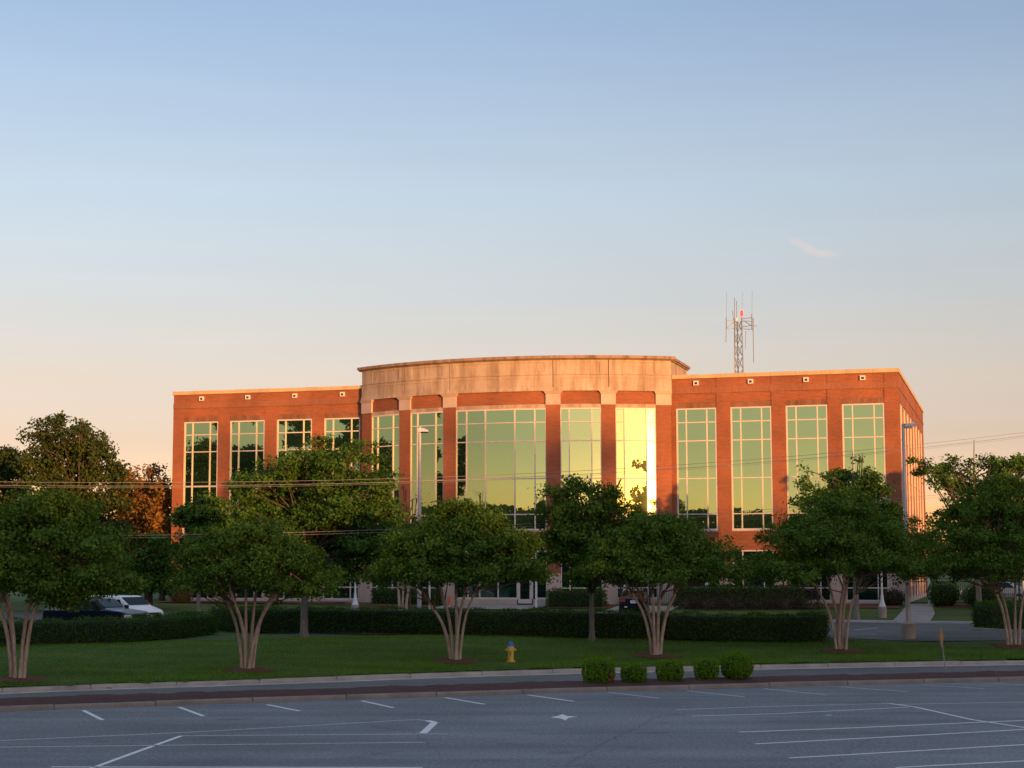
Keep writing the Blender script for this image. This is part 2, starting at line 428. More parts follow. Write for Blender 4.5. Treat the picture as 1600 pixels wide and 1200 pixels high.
M['hedge_core'] = plain('hedge_twigs', (.012, .02, .008), .95)
M['shrub_core'] = plain('shrub_inside', (.022, .05, .008), .95)
M['grass'] = leaf_mat('grass_blade', (.055, .130, .011), (.125, .25, .025), (.25, .34, .08), .2, .5)
def bark_mat(name, a, c2, vs=(6, 6, 1.2)):
    m, nt, b = mat(name)
    f = noise(nt, coords(nt, 'Object', vs), 2.0, 5, .65)
    c = rampn(nt, f, [(.3, a), (.62, c2)])
    nt.links.new(c, b.inputs['Base Color']); b.inputs['Roughness'].default_value = .8
    bump(nt, b, f, .4, .01)
    return m
M['bark_crape'] = bark_mat('crape_myrtle_bark', (.24, .165, .115), (.50, .385, .29))
M['bark_grey'] = bark_mat('grey_bark', (.10, .085, .07), (.24, .205, .17))
M['bark_dark'] = bark_mat('dark_bark', (.04, .032, .026), (.10, .08, .065))
M['bark_twig_shade'] = bark_mat('shaded_twig_bark', (.10, .07, .05), (.22, .15, .11))  # darker copy of the bark: crown shade put into the inner twigs' colour
M['metal_grey'] = plain('grey_painted_metal', (.42, .42, .44), .45, .2, .06)
M['metal_white'] = plain('white_painted_metal', (.72, .72, .72), .45, 0, .05)
M['metal_black'] = plain('black_painted_metal', (.015, .015, .017), .5)
M['galv'] = plain('galvanised_steel', (.30, .30, .31), .5, .4, .1)
M['wire'] = plain('weathered_cable', (.22, .22, .22), .6)
M['white'] = plain('white_car_paint', (.78, .78, .78), .25, 0, .02)
M['navy'] = plain('navy_car_paint', (.006, .010, .026), .2, .1, .05)
M['black'] = plain('black_car_paint', (.010, .010, .015), .18, .1, .05)
M['silver'] = plain('silver_car_paint', (.45, .47, .50), .3, .4, .03)
M['rubber'] = plain('tyre_rubber', (.014, .014, .014), .85)
M['chrome'] = plain('wheel_alloy', (.45, .45, .46), .3, .7)
M['lens_red'] = plain('red_lens', (.42, .05, .045), .25)
M['lens_clear'] = plain('clear_headlamp_lens', (.8, .78, .72), .12)
M['plate'] = plain('number_plate', (.75, .75, .77), .5)
M['plate_ink'] = plain('number_plate_ink', (.28, .30, .42), .5)
M['hyd_yellow'] = plain('yellow_hydrant_paint', (.74, .46, .08), .5, 0, .18, 8)
M['hyd_blue'] = plain('blue_hydrant_paint', (.05, .19, .46), .45, 0, .12, 8)
M['hyd_white'] = plain('pale_hydrant_band', (.72, .60, .42), .5)
M['rust'] = plain('rust_stain', (.22, .09, .03), .8, 0, .3, 12)
M['sign_back'] = plain('yellow_sign_sheet', (.34, .165, .02), .45, .1, .12, 6)
M['orange'] = plain('orange_plastic', (.75, .14, .03), .5)
M['roof'] = plain('roof_gravel', (.2, .19, .18), .95)
m, nt, b = mat('red_beacon'); b.inputs['Base Color'].default_value = (.8, .03, .02, 1); b.inputs['Emission Color'].default_value = (1, .03, .025, 1); b.inputs['Emission Strength'].default_value = 1.6; M['beacon'] = m

# ================================================================ THE GROUND
def grid_sheet(name, xs, ys, zf, m, keep=None):
    X, Y = np.meshgrid(xs, ys); Z = zf(X, Y)
    V = np.stack([X, Y, Z], -1).reshape(-1, 3); nx = len(xs); ny = len(ys)
    i = np.arange(nx * ny).reshape(ny, nx)
    Q = np.stack([i[:-1, :-1], i[:-1, 1:], i[1:, 1:], i[1:, :-1]], -1).reshape(-1, 4)
    if keep is not None:
        c = V[Q].mean(1); Q = Q[keep(c[:, 0], c[:, 1])]
    return np_mesh(name, V, Q, m)
def axis_steps(a, b, c, d, fine, coarse):
    return np.unique(np.concatenate([np.arange(a, b, coarse), np.arange(b, c, fine), np.arange(c, d + coarse, coarse)]))
tag(link('ground', grid_sheet('ground', np.linspace(-1500, 1500, 31), np.linspace(-1500, 1800, 34), lambda x, y: 0 * x - .08, M['lawn'])), kind='structure')
lot = np_mesh('parking_lot', [(-70, -55, 0), (70, -55, 0), (90, 79.6, 0), (39.15, 76.2, 0), (21.65, 73.9, 0), (11.92, 71.6, 0), (-.02, 67.6, 0), (-9.16, 62.3, 0), (-17.12, 58.3, 0), (-24.3, 52.9, 0), (-60, 20, 0)],
              np.array([[0, 1, 2, 3], [0, 3, 4, 5], [0, 5, 6, 7], [0, 7, 8, 9], [0, 9, 10, 10]])[:, :4].tolist() and np.array([[0, 1, 2], [0, 2, 3], [0, 3, 4], [0, 4, 5], [0, 5, 6], [0, 6, 7], [0, 7, 8], [0, 8, 9], [0, 9, 10]]), M['asphalt'])
lot_o = tag(link('parking_lot', lot), kind='structure')
xs = axis_steps(-260, -30, 36, 260, .6, 9); ys = axis_steps(20, 50, 116, 420, .6, 9)
lawn_o = link('lawn', grid_sheet('lawn', xs, ys, lambda x, y: ter(x, y) + .02 * np.sin(x * 1.1 + y * .3) * np.sin(y * .7) * (ter(x, y) > .3), M['lawn'], lambda x, y: (y - kz(x)) > .42), kind='structure')

# kerb runs built stone by stone
def resample(P, step):
    P = np.asarray(P, float); s = np.r_[0, np.cumsum(np.linalg.norm(np.diff(P, axis=0), axis=1))]
    q = np.linspace(0, s[-1], max(2, int(round(s[-1] / step)) + 1))
    return np.stack([np.interp(q, s, P[:, k]) for k in range(P.shape[1])], 1)
def smooth(P, n=3):
    P = np.asarray(P, float)
    for _ in range(n):
        Qp = np.empty((2 * len(P), P.shape[1])); Qp[0] = P[0]; Qp[-1] = P[-1]
        Qp[1:-1:2] = .75 * P[:-1] + .25 * P[1:]; Qp[2:-1:2] = .25 * P[:-1] + .75 * P[1:]
        P = Qp
    return P
def normals2(P):
    d = np.gradient(P, axis=0); d /= np.linalg.norm(d, axis=1)[:, None]; return np.stack([-d[:, 1], d[:, 0]], 1)
def strip(P, off0, off1, z0, z1, mb, mi=0, base=None):
    """solid strip along P between two sideways offsets; z0,z1 heights (or arrays)"""
    P = np.asarray(P); n = normals2(P); a = P + n * off0; b = P + n * off1; k = len(P)
    z0 = np.broadcast_to(z0, (k,)); z1 = np.broadcast_to(z1, (k,))
    V = []
    for i in range(k): V += [(*a[i], z0[i]), (*b[i], z0[i]), (*b[i], z1[i]), (*a[i], z1[i])]
    Fc = []
    for i in range(k - 1):
        p, q = 4 * i, 4 * i + 4
        Fc += [(p, q, q + 3, p + 3), (q + 1, p + 1, p + 2, q + 2), (p + 3, q + 3, q + 2, p + 2)]
    Fc += [(0, 3, 2, 1), (q, q + 1, q + 2, q + 3)]
    mb.add(V, Fc, mi)
def kerb_run(name, P, mkey, length=3.05, w0=0.0, w1=.2, top=.15, gap=.018):
    root = MB(); strip(resample(P, 1.0), w0 + .03, w1 - .01, -.05, top - .06, root)
    ro = root.build(name, M[mkey], kind='structure')
    Pf = resample(P, .05); n = int(length / .05)
    for i in range(0, len(Pf) - 8, n):
        seg = Pf[i:min(i + n + 1, len(Pf))]
        seg = resample(seg, .6)
        d0 = (seg[1] - seg[0]); d0 /= np.linalg.norm(d0); seg[0] += d0 * gap; seg[-1] -= d0 * gap
        mb = MB(); j = rng.normal(0, .006)
        k = len(seg); nn = normals2(seg)
        # battered face, rounded top
        prof = [(w0 - .015, -.02), (w0, top * .55), (w0 + .03, top + j - .012), (w0 + .06, top + j), (w1, top + j), (w1, -.02)]
        V = []
        for p_, q_ in zip(seg, nn):
            for (o_, z_) in prof: V.append((*(p_ + q_ * o_), z_))
        m_ = len(prof); Fc = [(a * m_ + b_, (a + 1) * m_ + b_, (a + 1) * m_ + b_ + 1, a * m_ + b_ + 1) for a in range(k - 1) for b_ in range(m_ - 1)]
        Fc += [tuple(range(m_)), tuple((k - 1) * m_ + b_ for b_ in range(m_ - 1, -1, -1))]
        mb.add(V, Fc)
        mb.build('kerb_stone', M[mkey], ro)
    return ro
KPATH = smooth([tuple(onz(x, y, 0)) for x, y in [(-420, 1109), (-150, 1091), (0, 1082.5), (200, 1075), (400, 1069), (800, 1053.5), (1255, 1043.2), (1600, 1037.4), (1800, 1035.2), (2200, 1032)]])
kerb_run('lawn_kerb', KPATH, 'kerb', top=.16)
g = MB(); strip(resample(KPATH, 1.0), -.62, -.02, -.03, .012, g); g.build('gutter', M['gutter'], kind='structure')
# island of bark mulch between the lane and the parking lot
IP = smooth([tuple(onz(x, y, 0)) for x, y in [(-420, 1137), (-150, 1119), (0, 1112), (300, 1101), (600, 1091.5), (800, 1085), (1000, 1079), (1255, 1072.4), (1600, 1064), (1800, 1060.5), (2200, 1055)]])
kerb_run('island_kerb', IP, 'kerb_lot', top=.15)
ISL_W = 2.5
IPB = IP + normals2(IP) * ISL_W
kerb_run('lane_kerb', IPB, 'kerb', top=.13, w0=0, w1=.15)
lane = MB(); strip(resample(IPB + normals2(IPB) * .17, 1.0), 0, 6.2, -.04, .004, lane)
# the lane ends under the gutter on its far side
lane_o = lane.build('road', M['asphalt_road'], kind='structure')
k_ = 9; Pm = resample(IP, .35); nn = normals2(Pm); V = []
for a in range(len(Pm)):
    for b_ in range(k_):
        o_ = .2 + (ISL_W - .2) * b_ / (k_ - 1); h = .12 + .15 * math.sin(math.pi * b_ / (k_ - 1)) + rng.normal(0, .018)
        V.append((*(Pm[a] + nn[a] * o_), h))
Q = [(a * k_ + b_, (a + 1) * k_ + b_, (a + 1) * k_ + b_ + 1, a * k_ + b_ + 1) for a in range(len(Pm) - 1) for b_ in range(k_ - 1)]
link('mulch_bed', np_mesh('mulch_bed', np.array(V), np.array(Q)[:, ::-1], M['mulch']), kind='structure')
def on_island(px, back=1.2):
    """a point on the island in the column of picture x = px"""
    D = ray(px, 1000); sl = D[0] / D[1]
    i = np.argmin(np.abs(IP[:, 0] - sl * IP[:, 1])); n_ = normals2(IP)[i]
    p = IP[i] + n_ * back; return float(sl * p[1]), float(p[1])

# ---- painted lines of the lot
def flat_strip(mb, A, B, w, z, n=1):
    A = np.array(A, float); B = np.array(B, float); d = B - A; L = np.linalg.norm(d); d /= L; p = np.array([-d[1], d[0]]) * w / 2
    mb.add([(*(A - p), z), (*(B - p), z), (*(B + p), z), (*(A + p), z)], [(0, 1, 2, 3)])
def line(pts, w=.135, mkey='line', z=.004):
    P = [onz(*q, 0) for q in pts]; mb = MB()
    for a, b_ in zip(P[:-1], P[1:]): flat_strip(mb, a, b_, w, z)
    return mb.build('painted_line', M[mkey], lot_o)
for q in [((130, 1110), (160, 1125)), ((280, 1105), (318, 1119)), ((417, 1101), (468, 1111)), ((565, 1095), (615, 1106)), ((695, 1090), (757, 1100.5)), ((825, 1086), (897, 1096))]: line(q)
for q in [((950, 1082), (1030, 1091)), ((1073, 1079.5), (1163, 1089)), ((1193, 1076), (1292, 1086)), ((1310, 1073), (1420, 1081)), ((1440, 1070), (1538, 1076)), ((1550, 1068), (1640, 1072))]: line(q, mkey='line_faint')
line([(-40, 1159), (300, 1144), (500, 1133), (600, 1127), (650, 1124.5), (668, 1126)], mkey='line_faint')
line([(668, 1126), (679, 1129), (661, 1146)], w=.2)
line([(283, 1150), (700, 1147)], mkey='line_faint', z=.006); line([(-40, 1168), (665, 1160)], mkey='line_faint')
line([(283, 1150), (205, 1178), (145, 1200), (90, 1222)], w=.13); line([(80, 1198.5), (660, 1199.5)], mkey='line')
line([(-40, 1182), (655, 1180)], w=.08, mkey='line_blue', z=.003)
line([(1057, 1109), (1200, 1104), (1390, 1099)], mkey='line_faint'); line([(1082, 1119), (1220, 1115), (1420, 1105)], w=.1, mkey='line')
line([(1390, 1099.5), (1430, 1105), (1520, 1125), (1600, 1137), (1700, 1152)], w=.12, z=.007)
line([(1400, 1101), (1600, 1097), (1760, 1094)], mkey='line_faint', z=.005)
line([(1155, 1144), (1320, 1138), (1500, 1130), (1620, 1125)]); line([(1180, 1162.5), (1400, 1151), (1600, 1140), (1660, 1137)]); line([(1233, 1184.5), (1420, 1174), (1620, 1162.5)]); line([(1400, 1199.5), (1620, 1188)])
line([(1180, 1127), (1400, 1118)], w=.08, mkey='line_blue', z=.003); line([(1290, 1117.5), (1300, 1117.5)], w=.25, mkey='line_faint')
mb = MB(); P = [onz(*q, 0) for q in [(860, 1121), (873, 1118.5), (879, 1116), (886, 1119), (903, 1120), (888, 1122), (884, 1126), (876, 1123)]]
mb.add([(*p, .005) for p in P], [tuple(range(7, -1, -1))]); mb.build('paint_splash', M['line'], lot_o)
for pts in ([(610, 1128), (640, 1142), (668, 1160), (690, 1180)], [(430, 1128), (520, 1118), (560, 1112)], [(880, 1198), (930, 1168), (990, 1140), (1030, 1118)], [(40, 1142), (180, 1134), (240, 1126), (330, 1120)], [(760, 1150), (900, 1146), (1060, 1150), (1150, 1156)], [(1300, 1196), (1330, 1170), (1400, 1140)]):
    P = resample([onz(*q, 0) for q in pts], .5); P = P + rng.normal(0, .05, P.shape); mb = MB()
    for a, b_ in zip(P[:-1], P[1:]): flat_strip(mb, a, b_, .02, .0035)
    mb.build('crack_seal', M['tar'], lot_o)

# ---- drive, walks and beds behind the hedge: sheets draped over the ground
def drape(name, poly, m, lift=.03, step=.6, kind='structure', wob=0):
    """a sheet over a polygon of (t, d) facade coordinates, following the ground"""
    P = np.array(poly); lo = P.min(0); hi = P.max(0)
    nu = int((hi[0] - lo[0]) / step) + 2; nv = int((hi[1] - lo[1]) / step) + 2
    # four-sided patches only: blend between first and second long edge
    A, B = P[:len(P) // 2], P[len(P) // 2:][::-1]
    A = resample(A, step); B = np.stack([np.interp(np.linspace(0, 1, len(A)), np.linspace(0, 1, len(B)), B[:, k]) for k in (0, 1)], 1)
    nr = max(3, int(np.linalg.norm(A - B, axis=1).max() / step) + 1); V = []
    for i in range(len(A)):
        for j in range(nr):
            q = A[i] + (B[i] - A[i]) * j / (nr - 1); X, Y = wb(q[0], q[1]); V.append((X, Y, float(ter(X, Y)) + lift))
    Q = [(i * nr + j, (i + 1) * nr + j, (i + 1) * nr + j + 1, i * nr + j + 1) for i in range(len(A) - 1) for j in range(nr - 1)]
    V = np.array(V); Q = np.array(Q)
    n = np.cross(V[Q[0, 1]] - V[Q[0, 0]], V[Q[0, 2]] - V[Q[0, 0]])
    if n[2] < 0: Q = Q[:, ::-1]
    return link(name, np_mesh(name, V, Q, m), kind=kind)
drape('drive', [(-60, 27), (-20, 26), (0, 24.5), (14, 24.8), (23.5, 30.6), (27.7, 30.6), (34, 28), (60, 22), (60, 10), (34, 15.6), (24, 15.4), (10, 13.5), (-4, 13.8), (-20, 15), (-40, 17), (-60, 18)], M['asphalt_dark'])
drape('walk', [(22.5, 15.2), (26, 15.1), (30, 15.3), (34, 15.6), (34.3, 14.4), (30, 13.9), (26, 13.8), (22.5, 13.9)], M['concrete'], .06)
drape('walk', [(25.9, 14.4), (25.9, 8), (25.95, 1.0), (27.4, 1.0), (27.9, 8), (27.9, 14.4)], M['concrete'], .065)
drape('entrance_walk', [(-3.3, 4.0), (-3.1, 6), (-3, 8), (3.6, 8), (3.6, 6), (3.6, 4.0)], M['concrete'], .06)
drape('driveway', [(8.2, 13.6), (8.2, 9), (8.2, 4), (12.2, 4), (12.2, 9), (12.2, 13.6)], M['concrete'], .055)
mbp = MB()
for (a_, b_) in (((1335, 986), (1380, 981)), ((1363, 993), (1410, 988))):
    A = gp(*a_); B = gp(*b_); flat_strip(mbp, A[:2], B[:2], .1, A[2] + .045)
mbp.build('painted_line', M['line'], bpy.data.objects['drive'])
mb = MB(); P = resample(np.array([wb(30.2, 22.6), wb(32.6, 25.9), wb(36, 26.5), wb(48, 24)]), .8); strip(P, -.1, .1, .5, .0 + np.array([float(ter(*p)) + .14 for p in P]), mb); mb.build('drive_kerb', M['kerb'], kind='structure')
mb = MB(); P = resample(np.array([wb(34.2, 15.5), wb(29, 15.35), wb(24, 15.3), wb(17, 14.6), wb(12.3, 13.8)]), .8); strip(P, -.08, .12, .5, np.array([float(ter(*p)) + .12 for p in P]), mb); mb.build('drive_kerb', M['gutter'], kind='structure')
# beds of red straw
drape('straw_bed', [(-25.5, .2), (-18, .2), (-11.3, .2), (-11.3, 4.2), (-18, 3.2), (-25.5, 2.6)], M['straw'], .05)
drape('straw_bed', [(-10.5, 5.3), (-7, 6.2), (-3.6, 6.8), (-3.6, 3.4), (-7, 2.9), (-10.5, 1.2)], M['straw'], .05)
drape('straw_bed', [(3.9, 6.2), (6, 6.2), (8.1, 6.2), (8.1, 2.5), (6, 2.9), (3.9, 3.4)], M['straw'], .05)
drape('straw_bed', [(12.4, 4.6), (19, 4.6), (25.6, 4.4), (25.6, .3), (19, .3), (12.4, .3)], M['straw'], .05)
drape('straw_bed', [(27.9, 3.6), (32, 3.8), (38, 4), (38, 1), (32, .6), (27.9, .4)], M['straw'], .05)
drape('straw_bed', [(30.6, 22.8), (33, 22.5), (38, 22), (38, 19), (33, 19.5), (30.4, 20.5)], M['straw'], .05)

# ================================================================ THE OFFICE BUILDING
bld = empty('office_building', (0, FZ, 0), -FA, label='three storey red brick office building with a bowed stone-topped centre and green mirror windows', cat='office building')
def part(name, fn, m, parent=None, **k):
    mb = MB(); fn(mb); return mb.build(name, m, parent or bld, **k)
T0, T1, DEEP = -25.36, 25.65, 31.2
Z0, ZC, ZT = 1.2, 16.42, 16.68
WL = [-24.49 + 3.6 * k for k in range(4)]; WR = [11.27 + 3.6 * k for k in range(4)]; WW = 2.68
def shell(mb):
    mb.box(T0 + .1, T1 - .1, .3, DEEP, Z0, 16.2)
part('wall', shell, M['brick'])
part('roof', lambda mb: mb.box(T0 + .3, T1 - .3, .5, DEEP - .3, 16.203, 16.26), M['roof'])
pane_cache = {}
def pane(w, h, m, parent, c, rz=0.0):
    """one pane of glass, its middle at c, a hair off true like real glazing"""
    key = (round(w, 3), round(h, 3), m)
    if key not in pane_cache:
        mb = MB(); mb.box(-w / 2, w / 2, -.006, .006, -h / 2, h / 2); pane_cache[key] = mb.mesh('pane', M[m])
    return link('pane', pane_cache[key], parent, c, (rng.normal(0, .0011), 0, rz + rng.normal(0, .0016)))
UP = [14.46, 13.52, 12.30, 9.83, 7.50, 6.45]
LOW = [5.15, 2.72, 1.87]
def window_mesh(w, cols, rows, fb=.046, mbw=.035, y0=.03, y1=.16, name='window'):
    mb = MB(); z1, z0 = rows[0], rows[-1]
    xs_ = [0] + [w * c for c in cols] + [w]
    for i, x in enumerate(xs_):
        a, b_ = (x, x + 2 * fb) if i == 0 else (x - 2 * fb, x) if i == len(xs_) - 1 else (x - mbw, x + mbw)
        mb.box(a, b_, y0 + (.0 if i in (0, len(xs_) - 1) else .004), y1, z0, z1)
    for i, z in enumerate(rows):
        a, b_ = (z - 2 * fb, z) if i == 0 else (z, z + 2 * fb) if i == len(rows) - 1 else (z - mbw, z + mbw)
        mb.box(.002, w - .002, y0 + .008, y1 - .003, a, b_)
    return mb.mesh(name, M['frame'])
COLS = (.245, .755)
wm_up, wm_low = window_mesh(WW, COLS, UP), window_mesh(WW, COLS, LOW)
def place_window(me, t, rows, gm, cols=COLS, w=WW):
    win = link('window', me, bld, (t, 0, 0))
    xs_ = [0] + [w * c for c in cols] + [w]
    for a, b_ in zip(xs_[:-1], xs_[1:]):
        for z1, z0 in zip(rows[:-1], rows[1:]):
            pane(b_ - a - .03, z1 - z0 - .03, gm, win, ((a + b_) / 2, .11, (z0 + z1) / 2))
    return win
for t in WL + WR:
    place_window(wm_up, t, UP, 'glass'); place_window(wm_low, t, LOW, 'glass_low')
    part('spandrel', lambda mb: mb.box(t - .001, t + WW + .001, .05, .32, 5.15, 6.36), M['brick'])
    part('window_sill', lambda mb: mb.box(t - .03, t + WW + .03, -.03, .3, 6.362, 6.449), M['precast_clean'])
    part('lintel', lambda mb: mb.box(t - .001, t + WW + .001, .035, .32, 14.462, 14.80), M['brick_lintel'])
    part('spandrel', lambda mb: mb.box(t - .001, t + WW + .001, .045, .32, 14.802, 15.43), M['brick'])
    part('base_panel', lambda mb: mb.box(t - .001, t + WW + .001, .0, .32, Z0, 1.868), M['precast_clean'])
def piers(ts, lo, hi):
    e = [lo] + [q for t in ts for q in (t, t + WW)] + [hi]
    for a, b_ in zip(e[::2], e[1::2]):
        part('brick_pier', lambda mb: mb.box(a + .002, b_ - .002, 0, .34, 3.66, 15.43), M['brick'])
        part('stone_base', lambda mb: mb.box(a - .01, b_ + .01, -.05, .34, Z0, 3.658), M['precast_clean'])
        part('frieze_pier', lambda mb: mb.box(a + .02, b_ - .02, -.0, .2, 15.80, ZC - .002), M['brick'])
    part('soldier_course', lambda mb: mb.box(lo, hi, -.03, .3, 15.432, 15.797), M['brick_soldier'])
    part('frieze', lambda mb: mb.box(lo + .02, hi - .02, .03, .3, 15.798, ZC - .004), M['brick'])
piers(WL, T0, -10.63); piers(WR, 10.92, T1)
for lo, hi in ((T0 - .06, -10.7), (11.0, T1 + .06)):
    n = 9; L = (hi - lo) / n
    for k in range(n):
        part('coping_stone', lambda mb: mb.box(lo + k * L + .006, lo + (k + 1) * L - .006, -.09, .5, ZC, ZT + rng.normal(0, .004)), M['coping'])
for lo in (T0, T1 - .36):
    for k in range(16):
        y = .51 + (DEEP - .5) / 16 * k
        part('coping_stone', lambda mb: mb.box(lo - .06, lo + .42, y + .006, y + (DEEP - .5) / 16 - .006, ZC, ZT - .003 + rng.normal(0, .004)), M['coping'])
sm = MB(); sm.box(-.17, .17, -.1, .03, -.15, .15); sm = sm.mesh('scupper', M['metal_white'])
so = MB(); so.box(-.09, .09, -.104, -.098, -.09, .06); so = so.mesh('opening', M['metal_black'])
for t in WL + WR:
    s_ = link('scupper', sm, bld, (t + WW / 2 + .02, 0, 16.11)); link('opening', so, s_)
# ---- side walls (the right one shows steeply)
for side, x in ((1, T1), (-1, T0)):
    xa, xb = (x - .3, x) if side > 0 else (x, x + .3)
    xo = x + .03 * side
    part('frieze', lambda mb: mb.box(xa, xb, .345, DEEP, 14.60, 15.43), M['brick'])
    part('soldier_course', lambda mb: mb.box(min(xa, xo), max(xb, xo), .345, DEEP, 15.432, 15.56), M['brick_soldier'])
    part('frieze', lambda mb: mb.box(xa, xb, .345, DEEP, 15.562, ZC - .003), M['brick'])
    part('spandrel', lambda mb: mb.box(xa, xb, .345, DEEP, 5.2, 6.4), M['brick'])
    part('stone_base', lambda mb: mb.box(min(xa, xo), max(xb, xo), .345, DEEP, Z0, 2.0), M['precast_clean'])
    pw, gapw = 2.62, .98; y = 1.2
    rows = [14.58, 12.30, 9.83, 7.5, 6.42]
    swm = window_mesh(pw, COLS, rows); swl = window_mesh(pw, COLS, [5.18, 2.72, 2.02])
    part('brick_pier', lambda mb: mb.box(xa, xb, .345, y - .002, 2.0, 14.598), M['brick'])
    while y + pw < DEEP - .3:
        for me, rw, gm in ((swm, rows, 'glass'), (swl, [5.18, 2.72, 2.02], 'glass_low')):
            if side < 0 and gm == 'glass_low': continue
            win = link('window', me, bld, (x, y, 0) if side > 0 else (x, y + pw, 0), (0, 0, side * math.pi / 2))
            xs_ = [0, pw * .245, pw * .755, pw]
            for a, b_ in zip(xs_[:-1], xs_[1:]):
                for z1, z0 in zip(rw[:-1], rw[1:]):
                    if side > 0: pane(b_ - a - .03, z1 - z0 - .03, gm, win, ((a + b_) / 2, .11, (z0 + z1) / 2))
            if side < 0: pane(pw - .05, rw[0] - rw[-1] - .05, gm, win, (pw / 2, .11, (rw[0] + rw[-1]) / 2))
        ye = min(y + pw + gapw, DEEP)
        part('brick_pier', lambda mb: mb.box(xa, xb, y + pw + .002, ye - .002, 2.0, 14.598), M['brick'])
        y += pw + gapw
    if y < DEEP: part('brick_pier', lambda mb: mb.box(xa, xb, y, DEEP, 2.0, 14.598), M['brick'])

# ---- the bowed centre
RB = 20.75
def arcp(name, m, *a, **k):
    kw = {q: k.pop(q) for q in list(k) if q in ('n', 'th0t', 'th1t', 'r1t')}
    mb = MB(); mb.arc(*a, **kw); return mb.build(name, m, bld, **k)
BAYS = [(-28.7, -21.2, (.215, .765)), (-18.6, -11.2, (.215, .765)), (-8.6, 8.6, (.121, .337, .663, .879)), (11.2, 18.6, (.215, .765)), (21.2, 28.7, (.215, .765))]
PIERS = [(-31.6, -28.7), (-21.2, -18.6), (-11.2, -8.6), (8.6, 11.2), (18.6, 21.2), (28.7, 31.6)]
SPL = [-31.6, -20.0, -9.9, 9.9, 20.0, 31.6]
arcp('wall', M['brick'], -31.4, 31.4, RB - 3.2, RB - .30, Z0, 16.6, n=1 * 12)
for a, b_ in PIERS:
    arcp('brick_pier', M['brick'], a, b_, RB - .5, RB, 3.66, 14.655)
    arcp('stone_base', M['precast_clean'], a - .03, b_ + .03, RB - .5, RB + .05, Z0, 3.658)
    arcp('capital', M['precast_clean'], a - .05, b_ + .05, RB - .5, RB + .04, 14.657, 15.36)
    e = 0 if abs(a) > 31 else .42
    e2 = 0 if abs(b_) > 31 else .42
    arcp('capital', M['precast_clean'], a - .05, b_ + .05, RB - .5, RB + .05, 15.362, 15.565, th0t=a - .05 - e, th1t=b_ + .05 + e2, r1t=RB + .17)
